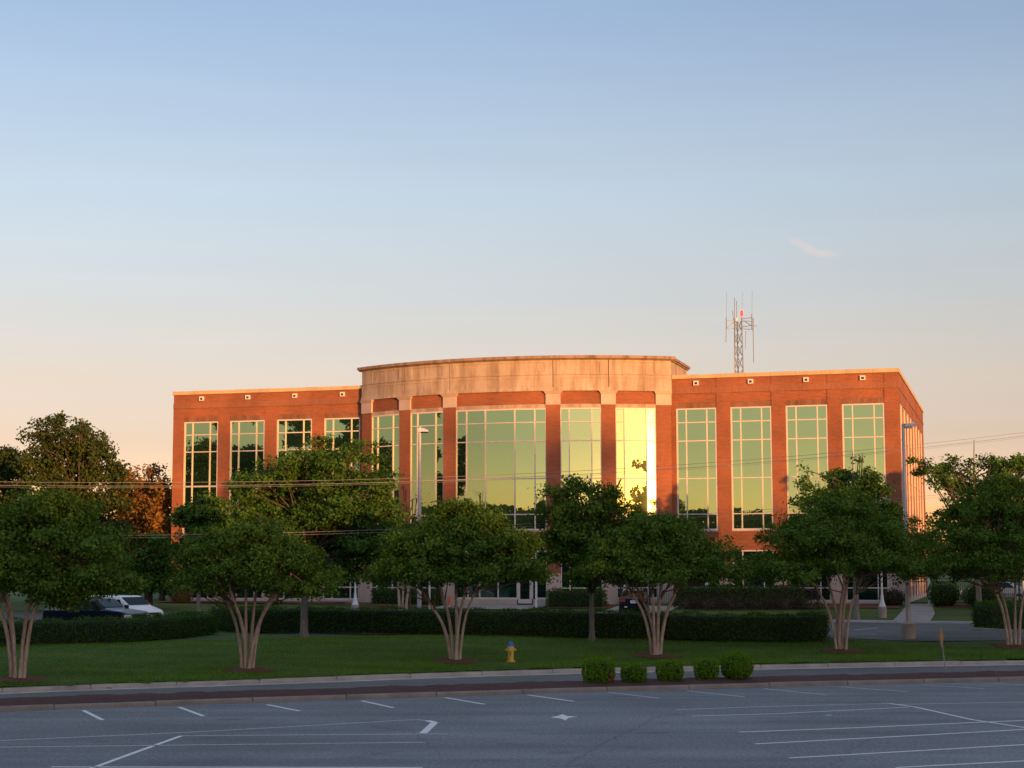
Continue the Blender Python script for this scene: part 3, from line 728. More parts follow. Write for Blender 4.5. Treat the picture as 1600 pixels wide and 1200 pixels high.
for (a, b_, cols) in BAYS:
    arcp('spandrel', M['brick'], a + .03, b_ - .03, RB - .5, RB - .09, 14.70, 15.565)
    n = 5 if b_ - a > 10 else 2; q = (b_ - a) / n
    for k in range(n): arcp('lintel', M['precast'], a + k * q + .02, a + (k + 1) * q - .02, RB - .5, RB - .03, 14.462, 14.698)
    arcp('spandrel', M['brick'], a, b_, RB - .5, RB - .07, 5.15, 6.36)
    arcp('window_sill', M['precast_clean'], a - .05, b_ + .05, RB - .5, RB + .02, 6.362, 6.449)
    th = [a] + [a + (b_ - a) * c for c in cols] + [b_]
    big = len(th) > 4
    lowrows = [5.15, 2.72, 2.0] if not big else [5.15, 4.2, 2.0]
    for rows, gm in ((UP, 'glass'), (lowrows, 'glass_low')):
        if big and gm == 'glass_low':
            th_ = [-8.6, -6.2, -3.9, -.36, 3.21, 6.01, 6.6, 8.6]
        else: th_ = th
        mb = MB(); RF = RB - .1
        P = [(0.14 + RF * math.sin(R(q)), 17.3 - RF * math.cos(R(q))) for q in th_]
        for i in range(len(P) - 1):
            ang = math.atan2(P[i + 1][1] - P[i][1], P[i + 1][0] - P[i][0]); L = math.dist(P[i], P[i + 1])
            c = ((P[i][0] + P[i + 1][0]) / 2, (P[i][1] + P[i + 1][1]) / 2)
            for j, z in enumerate(rows):
                z0, z1 = (z - .11, z) if j == 0 else (z, z + .11) if j == len(rows) - 1 else (z - .036, z + .036)
                if big and gm == 'glass_low' and i in (4, 5) and j == 2: continue
                mb.obox(c, ang, L - .02, .12, z0, z1)
        for i, p in enumerate(P):
            ang = R(th_[i]); w = .10 if i in (0, len(P) - 1) else .072
            mb.obox((p[0], p[1]), ang, w, .135, rows[-1], rows[0])
        win = mb.build('storefront' if (big and gm == 'glass_low') else 'window', M['frame'], bld)
        for i in range(len(P) - 1):
            if big and gm == 'glass_low' and i == 4: continue
            ang = math.atan2(P[i + 1][1] - P[i][1], P[i + 1][0] - P[i][0]); L = math.dist(P[i], P[i + 1])
            c = ((P[i][0] + P[i + 1][0]) / 2, (P[i][1] + P[i + 1][1]) / 2)
            for z1, z0 in zip(rows[:-1], rows[1:]):
                pane(L - .05, z1 - z0 - .03, gm, win, (c[0], c[1] + .01, (z0 + z1) / 2), ang)
        if big and gm == 'glass_low':   # the glazed entrance door
            i = 4; ang = math.atan2(P[5][1] - P[4][1], P[5][0] - P[4][0]); L = math.dist(P[4], P[5]); c = ((P[4][0] + P[5][0]) / 2, (P[4][1] + P[5][1]) / 2)
            db = MB(); h = 2.48
            for u0, u1, z0, z1 in ((-L / 2 + .05, -L / 2 + .19, 0, h), (L / 2 - .19, L / 2 - .05, 0, h), (-L / 2 + .19, L / 2 - .19, 0, .28), (-L / 2 + .19, L / 2 - .19, h - .14, h)):
                db.box(u0, u1, -.05, .03, z0, z1)
            door = db.build('door', M['frame'], bld, (c[0], c[1] - .03, 1.73), (0, 0, ang))
            pane(L - .36, h - .4, 'glass_low', door, (0, 0, .27 + (h - .4) / 2))
            hb = MB(); hb.tube([(L / 2 - .15, -.05, .85), (L / 2 - .15, -.13, .87), (L / 2 - .15, -.13, 1.25), (L / 2 - .15, -.05, 1.27)], .016)
            hb.build('handle', M['galv'], door)
    if big:
        for k, (u, v_) in enumerate(((-8.6, -6.2), (-6.2, -3.9), (-3.9, -.36), (-.36, 3.15), (6.07, 8.6))):
            arcp('base_panel', M['precast_clean'], u + .03, v_ - .03, RB - .5, RB - .02, Z0, 1.998)
    else: arcp('base_panel', M['precast_clean'], a, b_, RB - .5, RB - .02, Z0, 1.998)
for k in range(5):
    a, b_ = SPL[k] + (.06 if k else 0), SPL[k + 1] - (.06 if k < 4 else 0)
    wa, wb_, _ = BAYS[k]
    wa += .25; wb_ -= .25
    mb = MB(); mb.arc(a, b_, RB - 1.0, RB - .03, 16.645, 17.60)
    mb.arc(a, b_, RB - .4, RB + .012, 17.46, 17.602); mb.arc(a, b_, RB - .4, RB + .012, 16.64, 16.76)
    mb.arc(a, wa, RB - .4, RB + .010, 16.762, 17.458); mb.arc(wb_, b_, RB - .4, RB + .010, 16.762, 17.458)
    mb.build('parapet_panel', M['precast'], bld)
    mb = MB(); mb.arc(a, b_, RB - .5, RB + .02, 15.80, 16.54); mb.arc(a, b_, RB - .5, RB + .045, 16.42, 16.541); mb.arc(a, b_, RB - .5, RB - .05, 16.541, 16.645)
    mb.build('fascia_panel', M['precast'], bld)
for k in range(12):
    a = -31.7 + 63.4 / 12 * k; b_ = a + 63.4 / 12
    arcp('moulding_stone', M['precast'], a + .025, b_ - .025, RB - .5, RB + .07, 15.567, 15.798, r1t=RB + .05)
    mb = MB(); mb.arc(a + (.0 if k else -.6), b_ - (.02 if k < 11 else -.6), RB - .6, RB + .03, 17.602, 17.70, r1t=RB + .2); mb.arc(a + (.0 if k else -.6), b_ - (.02 if k < 11 else -.6), RB - .6, RB + .24, 17.70, 17.88, r1t=RB + .26)
    mb.build('cornice_stone', M['cornice'], bld)
# returns of the bow at its two ends, running back over the roof
XE = RB * math.sin(R(31.6)); YE = 17.3 - RB * math.cos(R(31.6))
for s_ in (-1, 1):
    x0 = .14 + s_ * XE; xi = x0 - s_ * .35
    xa, xb = min(x0, xi), max(x0, xi)
    part('return_wall', lambda mb: mb.box(xa, xb, YE + .35, .6, Z0, 15.56), M['brick'])
    part('parapet_panel', lambda mb: (mb.box(xa, xb, YE + .36, 5.6, 15.57, 16.62), mb.box(xa + .004, xb - .004, YE + .36, 5.6, 16.625, 17.60)), M['precast'])
    part('cornice_stone', lambda mb: (mb.box(xa - .2, xb + .2, YE + .42, 5.85, 17.70, 17.87), mb.box(xa - .1, xb + .1, YE + .42, 5.75, 17.602, 17.699)), M['cornice'])
part('parapet_panel', lambda mb: mb.box(.14 - XE + .36, .14 + XE - .36, 5.25, 5.6, 16.2, 17.6), M['precast'])
part('cornice_stone', lambda mb: mb.box(.14 - XE + .2, .14 + XE - .2, 5.15, 5.85, 17.61, 17.868), M['cornice'])
def lid(mb):
    mb.arc(-31, 31, RB - 4.2, RB - .9, 16.61, 16.75, n=14); mb.box(.14 - XE + .36, .14 + XE - .36, 1.0, 5.2, 16.60, 16.73)
part('roof', lid, M['roof'])

# ================================================================ VEGETATION
def unit(v): return v / (np.linalg.norm(v, axis=-1, keepdims=True) + 1e-9)
def leaf_quads(C, L, W, up=.35, out=None, g=rng):
    """one four-cornered leaf at each point of C: random lie, leaning up and outward"""
    n = len(C)
    nrm = g.normal(0, 1, (n, 3)); nrm[:, 2] += up * 2.2
    if out is not None: nrm += out * 1.3
    nrm = unit(nrm)
    a = unit(np.cross(nrm, g.normal(0, 1, (n, 3)))); b_ = np.cross(nrm, a)
    s = g.uniform(.65, 1.3, (n, 1)); a = a * (L / 2) * s; b_ = b_ * (W / 2) * s
    fold = nrm * (W * .18) * s
    V = np.stack([C - a, C + b_ + fold, C + a, C - b_ + fold], 1).reshape(-1, 3)
    Q = np.arange(4 * n).reshape(n, 4)
    return V, Q
def crown_points(lobes, n, g, fuzz=.12, shell=.62, flat=0.0):
    """points on and in lumpy lobes (x, y, z, rx, ry, rz), thicker towards their skins"""
    lobes = np.asarray(lobes, float)
    wgt = (lobes[:, 3] * lobes[:, 4] + lobes[:, 3] * lobes[:, 5]); wgt /= wgt.sum()
    k = g.choice(len(lobes), n, p=wgt); d = unit(g.normal(0, 1, (n, 3)))
    d[:, 2] = np.where(d[:, 2] < -.3, -d[:, 2] * g.uniform(-.6, 1, n), d[:, 2]); d = unit(d)
    r = np.where(g.random(n) < shell, g.uniform(.8, 1.05, n), g.random(n) ** .4)
    ph = k * 1.7
    lump = 1 + .16 * np.sin(5 * d[:, 0] + ph) * np.sin(5 * d[:, 1] + 2 * ph) + .12 * np.sin(9 * d[:, 2] + 7 * d[:, 0] + ph)
    P = lobes[k, :3] + d * lobes[k, 3:] * (r * lump)[:, None]
    P += g.normal(0, fuzz, (n, 3)) * np.array([1, 1, .7])
    return P, d, k
def clumped(P, d, k, per, sig, g, flat=.6):
    n = len(P)
    C = np.repeat(P, per, 0) + g.normal(0, 1, (n * per, 3)) * np.array([sig, sig, sig * flat])
    base = g.random(n)
    tint = np.clip(np.repeat(base * .6 + .2, per) + g.normal(0, .16, n * per), 0, 1)
    return C, np.repeat(d, per, 0), tint
def bez(a, b_, c, n):
    t = np.linspace(0, 1, n)[:, None]; return (1 - t) ** 2 * a + 2 * t * (1 - t) * b_ + t * t * c
def make_lobes(g, centre, rad, n, size, low=-.35, spread=(.45, .85), flat=.75):
    L = []
    for i in range(n):
        d = unit(g.normal(0, 1, 3)); d[2] = abs(d[2]) if d[2] < low else d[2]
        r = g.uniform(*spread)
        s = g.uniform(*size)
        L.append((*(np.array(centre) + d * np.array(rad) * r), s, s, s * flat))
    return L
def tree(name, base, lobes, leafkey, barkkey, nclump, per, sig, leaf, seed, trunk_r=.16, stems=None, fork=None, limbs=None, lean=(0, 0), fuzz=.1, **k):
    """a thing with trunk(s) that carry limbs into the lobes, and a crown of leaves"""
    g = np.random.default_rng(seed); root = empty(name, base, **k); lobes = np.asarray(lobes, float)
    zmin = (lobes[:, 2] - lobes[:, 5]).min(); zc = np.average(lobes[:, 2])
    if stems is None:
        top = np.array([lean[0], lean[1], fork if fork else zmin + .3]); hi = np.array([lean[0] * 1.5, lean[1] * 1.5, lobes[:, 2].max() + .2])
        mb = MB(); mb.tube([(0, 0, -.15), (0, 0, .06), (lean[0] * .12, lean[1] * .12, .35), tuple(top * .55), tuple(top), tuple((top + hi) / 2 + g.normal(0, .1, 3)), tuple(hi)],
                           [trunk_r * 1.7, trunk_r * 1.35, trunk_r * 1.05, trunk_r * .95, trunk_r * .85, trunk_r * .45, trunk_r * .12], 10)
        order = g.permutation(len(lobes))[: (limbs or len(lobes))]
        for i in order:
            c = lobes[i, :3]; t0 = g.uniform(0, .75); a = top + (hi - top) * t0 if c[2] > top[2] + .5 else top
            if a[2] > c[2]: a = top + (hi - top) * max(0, (c[2] - top[2]) / (hi[2] - top[2] + 1e-6) - .15)
            m_ = a * .45 + c * .55 + np.array([0, 0, .25 * np.linalg.norm(c - a) * .3])
            mb.tube(bez(a, m_, c, 6), np.linspace(trunk_r * .42 * (1 - t0 * .5), .02, 6), 5, 1)
            for _ in range(2):
                e = c + unit(g.normal(0, 1, 3)) * lobes[i, 3:] * .8
                mb.tube(bez(c * .6 + m_ * .4, c, e, 4), np.linspace(.03, .008, 4), 4, 1, cap=False)
        mb.build('trunk', [M[barkkey], M['bark_dark']], root, smooth=True)  # limbs take dark bark, so shade inside the crown is in their colour
    else:
        tips = [np.array(s_[-1]) for s_ in stems]
        own = [int(np.argmin([np.linalg.norm((l[:2] - t_[:2])) for t_ in tips])) for l in lobes]
        for si, path in enumerate(stems):
            P = smooth(np.array(path, float), 2); r0 = trunk_r * g.uniform(.8, 1.1)
            mb = MB(); rr = np.interp(np.linspace(0, 1, len(P)), [0, .04, .12, 1], [r0 * 1.55, r0 * 1.15, r0, r0 * .62]); mb.tube(P, rr, 8)
            for i, o_ in enumerate(own):
                if o_ != si: continue
                j = int(len(P) * g.uniform(.62, .99)); a = P[min(j, len(P) - 1)]; c = lobes[i, :3]
                out_ = np.array([c[0], c[1], 0]); m_ = a * .5 + c * .5 + np.array([0, 0, -.12]) + out_ * .04
                mb.tube(bez(a, m_, c, 7), np.linspace(r0 * .42, .010, 7), 6, 1)
                for _ in range(3):
                    e = c + unit(g.normal(0, 1, 3) + (0, 0, .5)) * lobes[i, 3:] * .85
                    mb.tube(bez(m_ * .5 + c * .5, c, e, 4), np.linspace(.016, .005, 4), 4, 1, cap=False)
            mb.build('stem', [M[barkkey], M['bark_twig_shade']], root, smooth=True)
    P, d, kk = crown_points(lobes, nclump, g, fuzz)
    C, D, tint = clumped(P, d, kk, per, sig, g)
    V, Q = leaf_quads(C, leaf[0], leaf[1], .35, D, g)
    link('crown', np_mesh('crown', V, Q, M[leafkey], tint=np.repeat(tint, 4)), root)
    return root
def px2w(base, px, py):
    """offset (right, up) in metres from a tree's base to a picture point at the tree's distance"""
    D = ray(px, py); t = base[1] / D[1]; return D[0] * t - base[0], HC + D[2] * t - base[2]

# ---- the row of crape myrtles between lawn and lane
ring_g = np.random.default_rng(11)
def straw_ring(b, r=.95):
    n = 40; V = [(0, 0, .10)]; 
    for q in (.35, .7, 1.0):
        for j in range(n): 
            rr = r * q * (1 + .12 * ring_g.normal() * (q > .9)); V.append((rr * math.cos(6.2832 * j / n), rr * math.sin(6.2832 * j / n), .10 * (1 - q) + .03 + .02 * ring_g.random()))
    V = np.array(V); 
    for v in V: v[2] += float(ter(b[0] + v[0], b[1] + v[1])) - b[2]
    mb = MB(); Fc = [(0, 1 + j, 1 + (j + 1) % n) for j in range(n)]
    for a in range(2): Fc += [(1 + a * n + j, 1 + (a + 1) * n + j, 1 + (a + 1) * n + (j + 1) % n, 1 + a * n + (j + 1) % n) for j in range(n)]
    mb.add(V, Fc); mb.build('straw_ring', M['straw'], loc=b, kind='structure')
def crape(ground_px, x0, x1, ytop, ybot, seed, label, stem_px, nclump=560, ypk=None, skirts=()):
    ybot += 7; b = gp(*ground_px); g = np.random.default_rng(seed)
    xl, zt = px2w(b, x0, ytop); xr, zb = px2w(b, x1, ybot)
    cx = (xl + xr) / 2; rx = (xr - xl) / 2; H = zt - zb; lobes = []
    # an umbrella of lobes: rim, shoulder, top
    for ring, n, rr, zz, s in ((0, 17, .86, .14, (.62, .82)), (1, 15, .66, .44, (.68, .92)), (2, 10, .38, .66, (.72, .98)), (3, 4, .12, .82, (.75, .95)), (4, 11, .50, .16, (.6, .85))):
        for j in range(n):
            q = 2 * math.pi * (j + g.uniform(-.3, .3)) / n; f = rr * g.uniform(.9, 1.1); sz = g.uniform(*s) * rx / 3.3
            z = zb + H * (zz + g.uniform(-.1, .1)); sz_z = sz * .62
            z = min(z, zt - sz_z); z = max(z, zb + sz_z * .6)
            lobes.append((cx + f * rx * math.cos(q) * (1 if ring else 1.0), f * rx * .9 * math.sin(q), z, sz, sz, sz_z))
    for (px, py, s) in skirts:
        u, z = px2w(b, px, py); lobes.append((u, g.uniform(-1.2, .2), z, s, s, s * .7))
    st = []
    for i, (bx, fy, tx) in enumerate(stem_px):
        ub, _ = px2w(b, bx, ground_px[1]); ut, ztp = px2w(b, tx, fy)
        yb = g.uniform(-.18, .18); yt = g.uniform(-1.0, 1.0)
        p0 = np.array([ub, yb, -.1]); p3 = np.array([ut, yt, ztp])
        p1 = p0 + (p3 - p0) * np.array([.14, .15, .38]); p2 = p0 + (p3 - p0) * np.array([.46, .45, .74])
        p4 = p3 + np.array([(ut - ub) * .45, yt * .4, .7])
        st.append([tuple(p0), tuple(p1), tuple(p2), tuple(p3), tuple(p4)])
    straw_ring(b)
    return tree('crape_myrtle', b, lobes, 'leaf_crape', 'bark_crape', int(nclump * 1.75), 44, .17, (.13, .08), seed, trunk_r=.078, stems=st, label=label, cat='tree', group='crape myrtles along the lane')
crape((30, 1063), -72, 205, 758, 922, 21, 'leftmost crape myrtle of the row, its crown overlapping the dark pickup',
      [(20, 935, -5), (26, 930, 22), (33, 930, 44), (38, 925, 66), (24, 940, 8)], 680, skirts=((108, 938, .62), (78, 940, .55), (134, 930, .5), (95, 930, .7), (140, 914, .55), (90, 912, .7), (10, 905, .7)))
crape((388, 1048), 272, 514, 811, 925, 22, 'crape myrtle with a low rounded crown, second from left in the row',
      [(379, 945, 352), (384, 930, 388), (391, 935, 398), (386, 940, 372), (394, 930, 424), (389, 925, 440)], 520, skirts=((430, 890, .7), (345, 890, .6)))
crape((712, 1034), 588, 852, 783, 905, 23, 'crape myrtle with pale stems in front of the entrance, left of the hydrant',
      [(705, 945, 672), (709, 930, 690), (714, 935, 712), (718, 930, 740), (712, 925, 728)], 640, skirts=((640, 885, .7), (800, 880, .7)))
crape((1025, 1026), 905, 1160, 806, 905, 24, 'crape myrtle behind the clipped shrubs, hiding part of the black sedan',
      [(1019, 930, 988), (1022, 925, 1018), (1027, 930, 1030), (1031, 925, 1058), (1025, 935, 1004)], 560, skirts=((1060, 890, .7), (975, 890, .6)))
crape((1315, 1018), 1165, 1468, 770, 905, 25, 'widest crape myrtle, left of the lamp post on a concrete drum',
      [(1308, 920, 1278), (1313, 925, 1300), (1317, 915, 1322), (1321, 920, 1340), (1312, 915, 1312)], 720, skirts=((1250, 880, .8), (1390, 870, .7)))
crape((1583, 1010), 1426, 1720, 742, 905, 26, 'crape myrtle at the right edge, right of the yellow diamond sign',
      [(1574, 925, 1552), (1580, 915, 1568), (1586, 920, 1590), (1592, 915, 1606)], 720, skirts=((1480, 870, .8), (1540, 880, .8)))
def second_crape(ground_px, Y, x0, x1, ytop, ybot, seed, label, stem_px):
    X = ray(*ground_px)[0] / ray(*ground_px)[1] * Y; b = (X, Y, float(ter(X, Y))); g = np.random.default_rng(seed)
    xl, zt = px2w(b, x0, ytop); xr, zb = px2w(b, x1, ybot)
    lobes = make_lobes(g, ((xl + xr) / 2, 0, (zt + zb) / 2), ((xr - xl) / 2, (xr - xl) / 2, (zt - zb) / 2), 26, (.6, .95))
    st = []
    for bx, fy, tx in stem_px:
        ub = px2w(b, bx, ground_px[1])[0]; ut, z = px2w(b, tx, fy); yt = g.uniform(-.5, .5)
        st.append([(ub, g.uniform(-.1, .1), -.1), ((ub * .8 + ut * .2), yt * .2, z * .5), (ut, yt, z), (ut + (ut - ub) * .5, yt * 1.5, z + .8)])
    return tree('crape_myrtle', b, lobes, 'leaf_crape', 'bark_crape', 300, 44, .18, (.13, .08), seed, trunk_r=.10, stems=st, label=label, cat='tree', group='crape myrtles along the lane')
second_crape((630, 950), 106, 560, 702, 800, 925, 27, 'crape myrtle standing behind the hedge beside the grey lamp post near the entrance', [(624, 915, 622), (629, 915, 630), (634, 915, 640)])

# ---- single-trunk trees, their lobes set along the outline seen in the picture
def outline_tree(name, ground_px, Y, blobs, seed, label, leafkey='leaf_oak', barkkey='bark_grey', depth=.75, dens=8.0, per=40, sig=.2, leaf=(.16, .10), trunk_r=.17, fork=None, sprays=0, group=None, fuzz=.12, cat='tree'):
    """blobs: (px, py, radius in px); the crown goes as deep as it is wide"""
    g = np.random.default_rng(seed)
    if Y is None: b = gp(*ground_px)
    else:
        D = ray(*ground_px); X = D[0] / D[1] * Y; b = (X, Y, float(ter(X, Y)))
    sc_ = b[1] / F; lobes = []
    xs_ = [q[0] for q in blobs]; w = (max(xs_) - min(xs_)) * sc_ / 2
    for (px, py, r) in blobs:
        u, z = px2w(b, px, py); r *= sc_
        k = 1 if r < .5 else 3
        for j in range(k):
            y = 0 if j == 0 and r < .5 else g.uniform(-1, 1) * depth * max(w * math.sqrt(max(.08, 1 - (u - px2w(b, (max(xs_) + min(xs_)) / 2, 900)[0]) ** 2 / (w + .5) ** 2)), .3)
            s = r * g.uniform(.8, 1.05); lobes.append((u + g.normal(0, .1) * r, y, z + g.normal(0, .12) * r, s, s, s * .85))
    for _ in range(sprays):
        l = lobes[g.integers(len(lobes))]; d = unit(g.normal(0, 1, 3) + (0, 0, .8)); s = g.uniform(.16, .34)
        lobes.append((*(np.array(l[:3]) + d * np.array(l[3:]) * g.uniform(.95, 1.25)), s, s, s))
    area = sum(l[3] ** 2 for l in lobes)
    return tree(name, b, lobes, leafkey, barkkey, int(area * dens * 3), per, sig, leaf, seed, trunk_r=trunk_r, fork=fork, label=label, cat=cat, group=group, fuzz=fuzz)
outline_tree('maple_tree', (475, 990), 79.5, [(500, 700, 16), (488, 722, 22), (520, 726, 20), (550, 712, 18), (572, 698, 14), (585, 720, 16), (450, 735, 22), (415, 752, 22), (380, 770, 20), (470, 760, 32), (520, 765, 34), (562, 755, 30), (595, 760, 22), (430, 790, 34), (390, 800, 26),
     (480, 810, 40), (540, 810, 42), (590, 800, 30), (605, 835, 22), (440, 845, 36), (500, 860, 40), (560, 860, 38), (400, 850, 30), (590, 875, 24), (470, 895, 28), (530, 900, 30), (430, 885, 24)], 31,
     'large ragged maple with one grey trunk in front of the centre-left windows', sprays=46, dens=10, trunk_r=.17, fork=2.1)
outline_tree('maple_tree', (925, 1000), 78.5, [(925, 762, 16), (945, 775, 18), (900, 768, 18), (965, 765, 12), (970, 748, 7), (935, 752, 8), (870, 780, 16), (880, 800, 26), (920, 800, 30), (955, 800, 24), (860, 815, 16), (895, 835, 30), (935, 840, 30), (965, 835, 22), (858, 845, 20), (862, 875, 18), (985, 815, 18), (992, 850, 20), (880, 870, 24), (920, 875, 28), (955, 870, 20), (905, 900, 18), (940, 900, 18)], 32,
     'medium maple on a thin grey trunk between the entrance and the brightest window', leafkey='leaf_crape', sprays=26, dens=7.5, trunk_r=.125, fork=1.9)
outline_tree('young_tree', (310, 956), 104, [(325, 785, 14), (310, 800, 18), (340, 800, 18), (290, 815, 20), (320, 825, 24), (350, 820, 20), (300, 850, 24), (335, 855, 26), (285, 870, 16), (310, 885, 22), (345, 890, 18), (365, 850, 14), (322, 905, 12)], 33,
     'young bright green tree with a pale slim trunk at the left corner of the building', sprays=18, dens=7, trunk_r=.13, fork=1.6, leaf=(.2, .12))
outline_tree('maple_tree', (1338, 962), 97, [(1342, 722, 9), (1350, 735, 10), (1325, 745, 14), (1300, 750, 12), (1278, 765, 12), (1258, 742, 8), (1255, 760, 9), (1248, 785, 12), (1360, 755, 14), (1380, 770, 12), (1345, 770, 24), (1310, 778, 22), (1275, 790, 18), (1340, 805, 26), (1380, 800, 20), (1300, 815, 26), (1350, 840, 28), (1310, 860, 24), (1340, 885, 20)], 34,
     'open-topped maple rising behind the widest crape myrtle, before the right windows', sprays=40, dens=7, leaf=(.2, .12), fork=2.0)
outline_tree('maple_tree', (1530, 955), 101, [(1440, 720, 12), (1455, 735, 14), (1485, 722, 10), (1500, 735, 16), (1530, 725, 14), (1560, 735, 16), (1590, 722, 12), (1615, 730, 18), (1640, 715, 16), (1470, 755, 16), (1520, 760, 22), (1570, 765, 24), (1620, 765, 28), (1540, 800, 28), (1590, 810, 30), (1500, 800, 20), (1640, 810, 30), (1560, 850, 28), (1610, 860, 28), (1540, 880, 22)], 35,
     'loose-crowned maple filling the gap right of the building above the fence', sprays=50, dens=6, leaf=(.2, .12), fork=2.2)
outline_tree('oak_tree', (120, 930), 118, [(97, 662, 14), (118, 672, 12), (78, 668, 12), (60, 682, 14), (45, 690, 8), (138, 678, 12), (105, 695, 22), (75, 705, 22), (140, 702, 20), (160, 715, 18), (55, 725, 20), (185, 735, 12), (110, 735, 32), (155, 750, 28), (70, 755, 30), (190, 760, 14), (120, 785, 36), (170, 790, 26), (80, 800, 34), (140, 830, 36), (185, 830, 24), (90, 850, 36), (160, 870, 32)], 36,
     'tall oak on the left whose ragged top catches the low sun', leafkey='leaf_far', barkkey='bark_dark', sprays=50, dens=4.2, per=36, sig=.3, leaf=(.26, .16), trunk_r=.25, fork=4)
outline_tree('oak_tree', (5, 930), 124, [(18, 710, 12), (5, 720, 14), (-20, 712, 16), (40, 725, 9), (20, 740, 20), (-10, 750, 26), (30, 770, 22), (0, 790, 30), (30, 830, 30), (-20, 840, 34), (20, 880, 30)], 37,
     'oak cut off by the left edge of the picture, behind the nearest crape myrtle', leafkey='leaf_far', barkkey='bark_dark', sprays=26, dens=4.2, per=36, sig=.3, leaf=(.26, .16), trunk_r=.25, fork=4)
for i, (px, Y, blobs, lab, lk) in enumerate([
    (204, 131, [(203, 742, 7), (204, 760, 12), (200, 785, 18), (208, 810, 20), (200, 840, 22), (205, 880, 22)], 'orange sunlit pine beside the tall oak, nearest it', 'leaf_sunlit'),
    (230, 129, [(232, 745, 8), (228, 762, 13), (236, 780, 16), (228, 805, 18), (236, 830, 20), (230, 875, 22)], 'orange sunlit pine midway between the tall oak and the building', 'leaf_sunlit'),
    (253, 126.5, [(258, 748, 7), (254, 765, 12), (260, 785, 15), (252, 810, 17), (260, 835, 18), (256, 875, 20)], 'rust-tinged pine touching the building\'s left edge', 'leaf_sunlit')]):
    outline_tree('pine_tree', (px, 930), Y, blobs, 40 + i, lab, lk, 'bark_dark', sprays=14, dens=6.5, per=34, sig=.34, leaf=(.32, .16), trunk_r=.2, fork=4, group='pines in the sunlight left of the building')
outline_tree('small_tree', (214, 930), 134, [(210, 806, 10), (216, 822, 14), (206, 835, 14), (240, 822, 10), (250, 830, 10), (228, 840, 14), (218, 860, 14)], 46, 'small yellow-green tree below the pines left of the building', 'leaf_yellow', 'bark_dark', sprays=10, dens=4, sig=.25, leaf=(.24, .15), trunk_r=.12, fork=2)
outline_tree('evergreen_tree', (235, 945), 112, [(240, 845, 16), (215, 855, 18), (262, 862, 14), (235, 875, 22), (210, 890, 20), (258, 895, 18), (232, 915, 22), (262, 920, 14), (205, 920, 18), (190, 900, 18)], 47, 'dark evergreen hiding the ground between the white van and the building', 'leaf_oak', 'bark_dark', sprays=10, dens=6, sig=.25, leaf=(.22, .13), trunk_r=.15, fork=1.2)
outline_tree('evergreen_tree', (110, 945), 109, [(30, 885, 20), (70, 890, 22), (110, 885, 22), (150, 890, 20), (185, 885, 18), (20, 915, 20), (55, 920, 20), (95, 922, 22), (135, 922, 20), (170, 922, 18), (205, 925, 14)], 49, 'low dark evergreen thicket right behind the white van and pickup', 'leaf_oak', 'bark_dark', sprays=10, dens=6, sig=.25, leaf=(.22, .13), trunk_r=.15, fork=1.0)
outline_tree('small_tree', (640, 950), 109, [(632, 765, 6), (645, 780, 8), (622, 785, 8), (638, 800, 10), (652, 806, 8), (628, 815, 8), (640, 830, 8)], 48, 'thin reddish twiggy tree in front of the bow, beside the grey lamp post', 'leaf_dead', 'bark_dark', sprays=12, dens=1.6, per=14, sig=.25, leaf=(.14, .05), trunk_r=.07, fork=2.2)

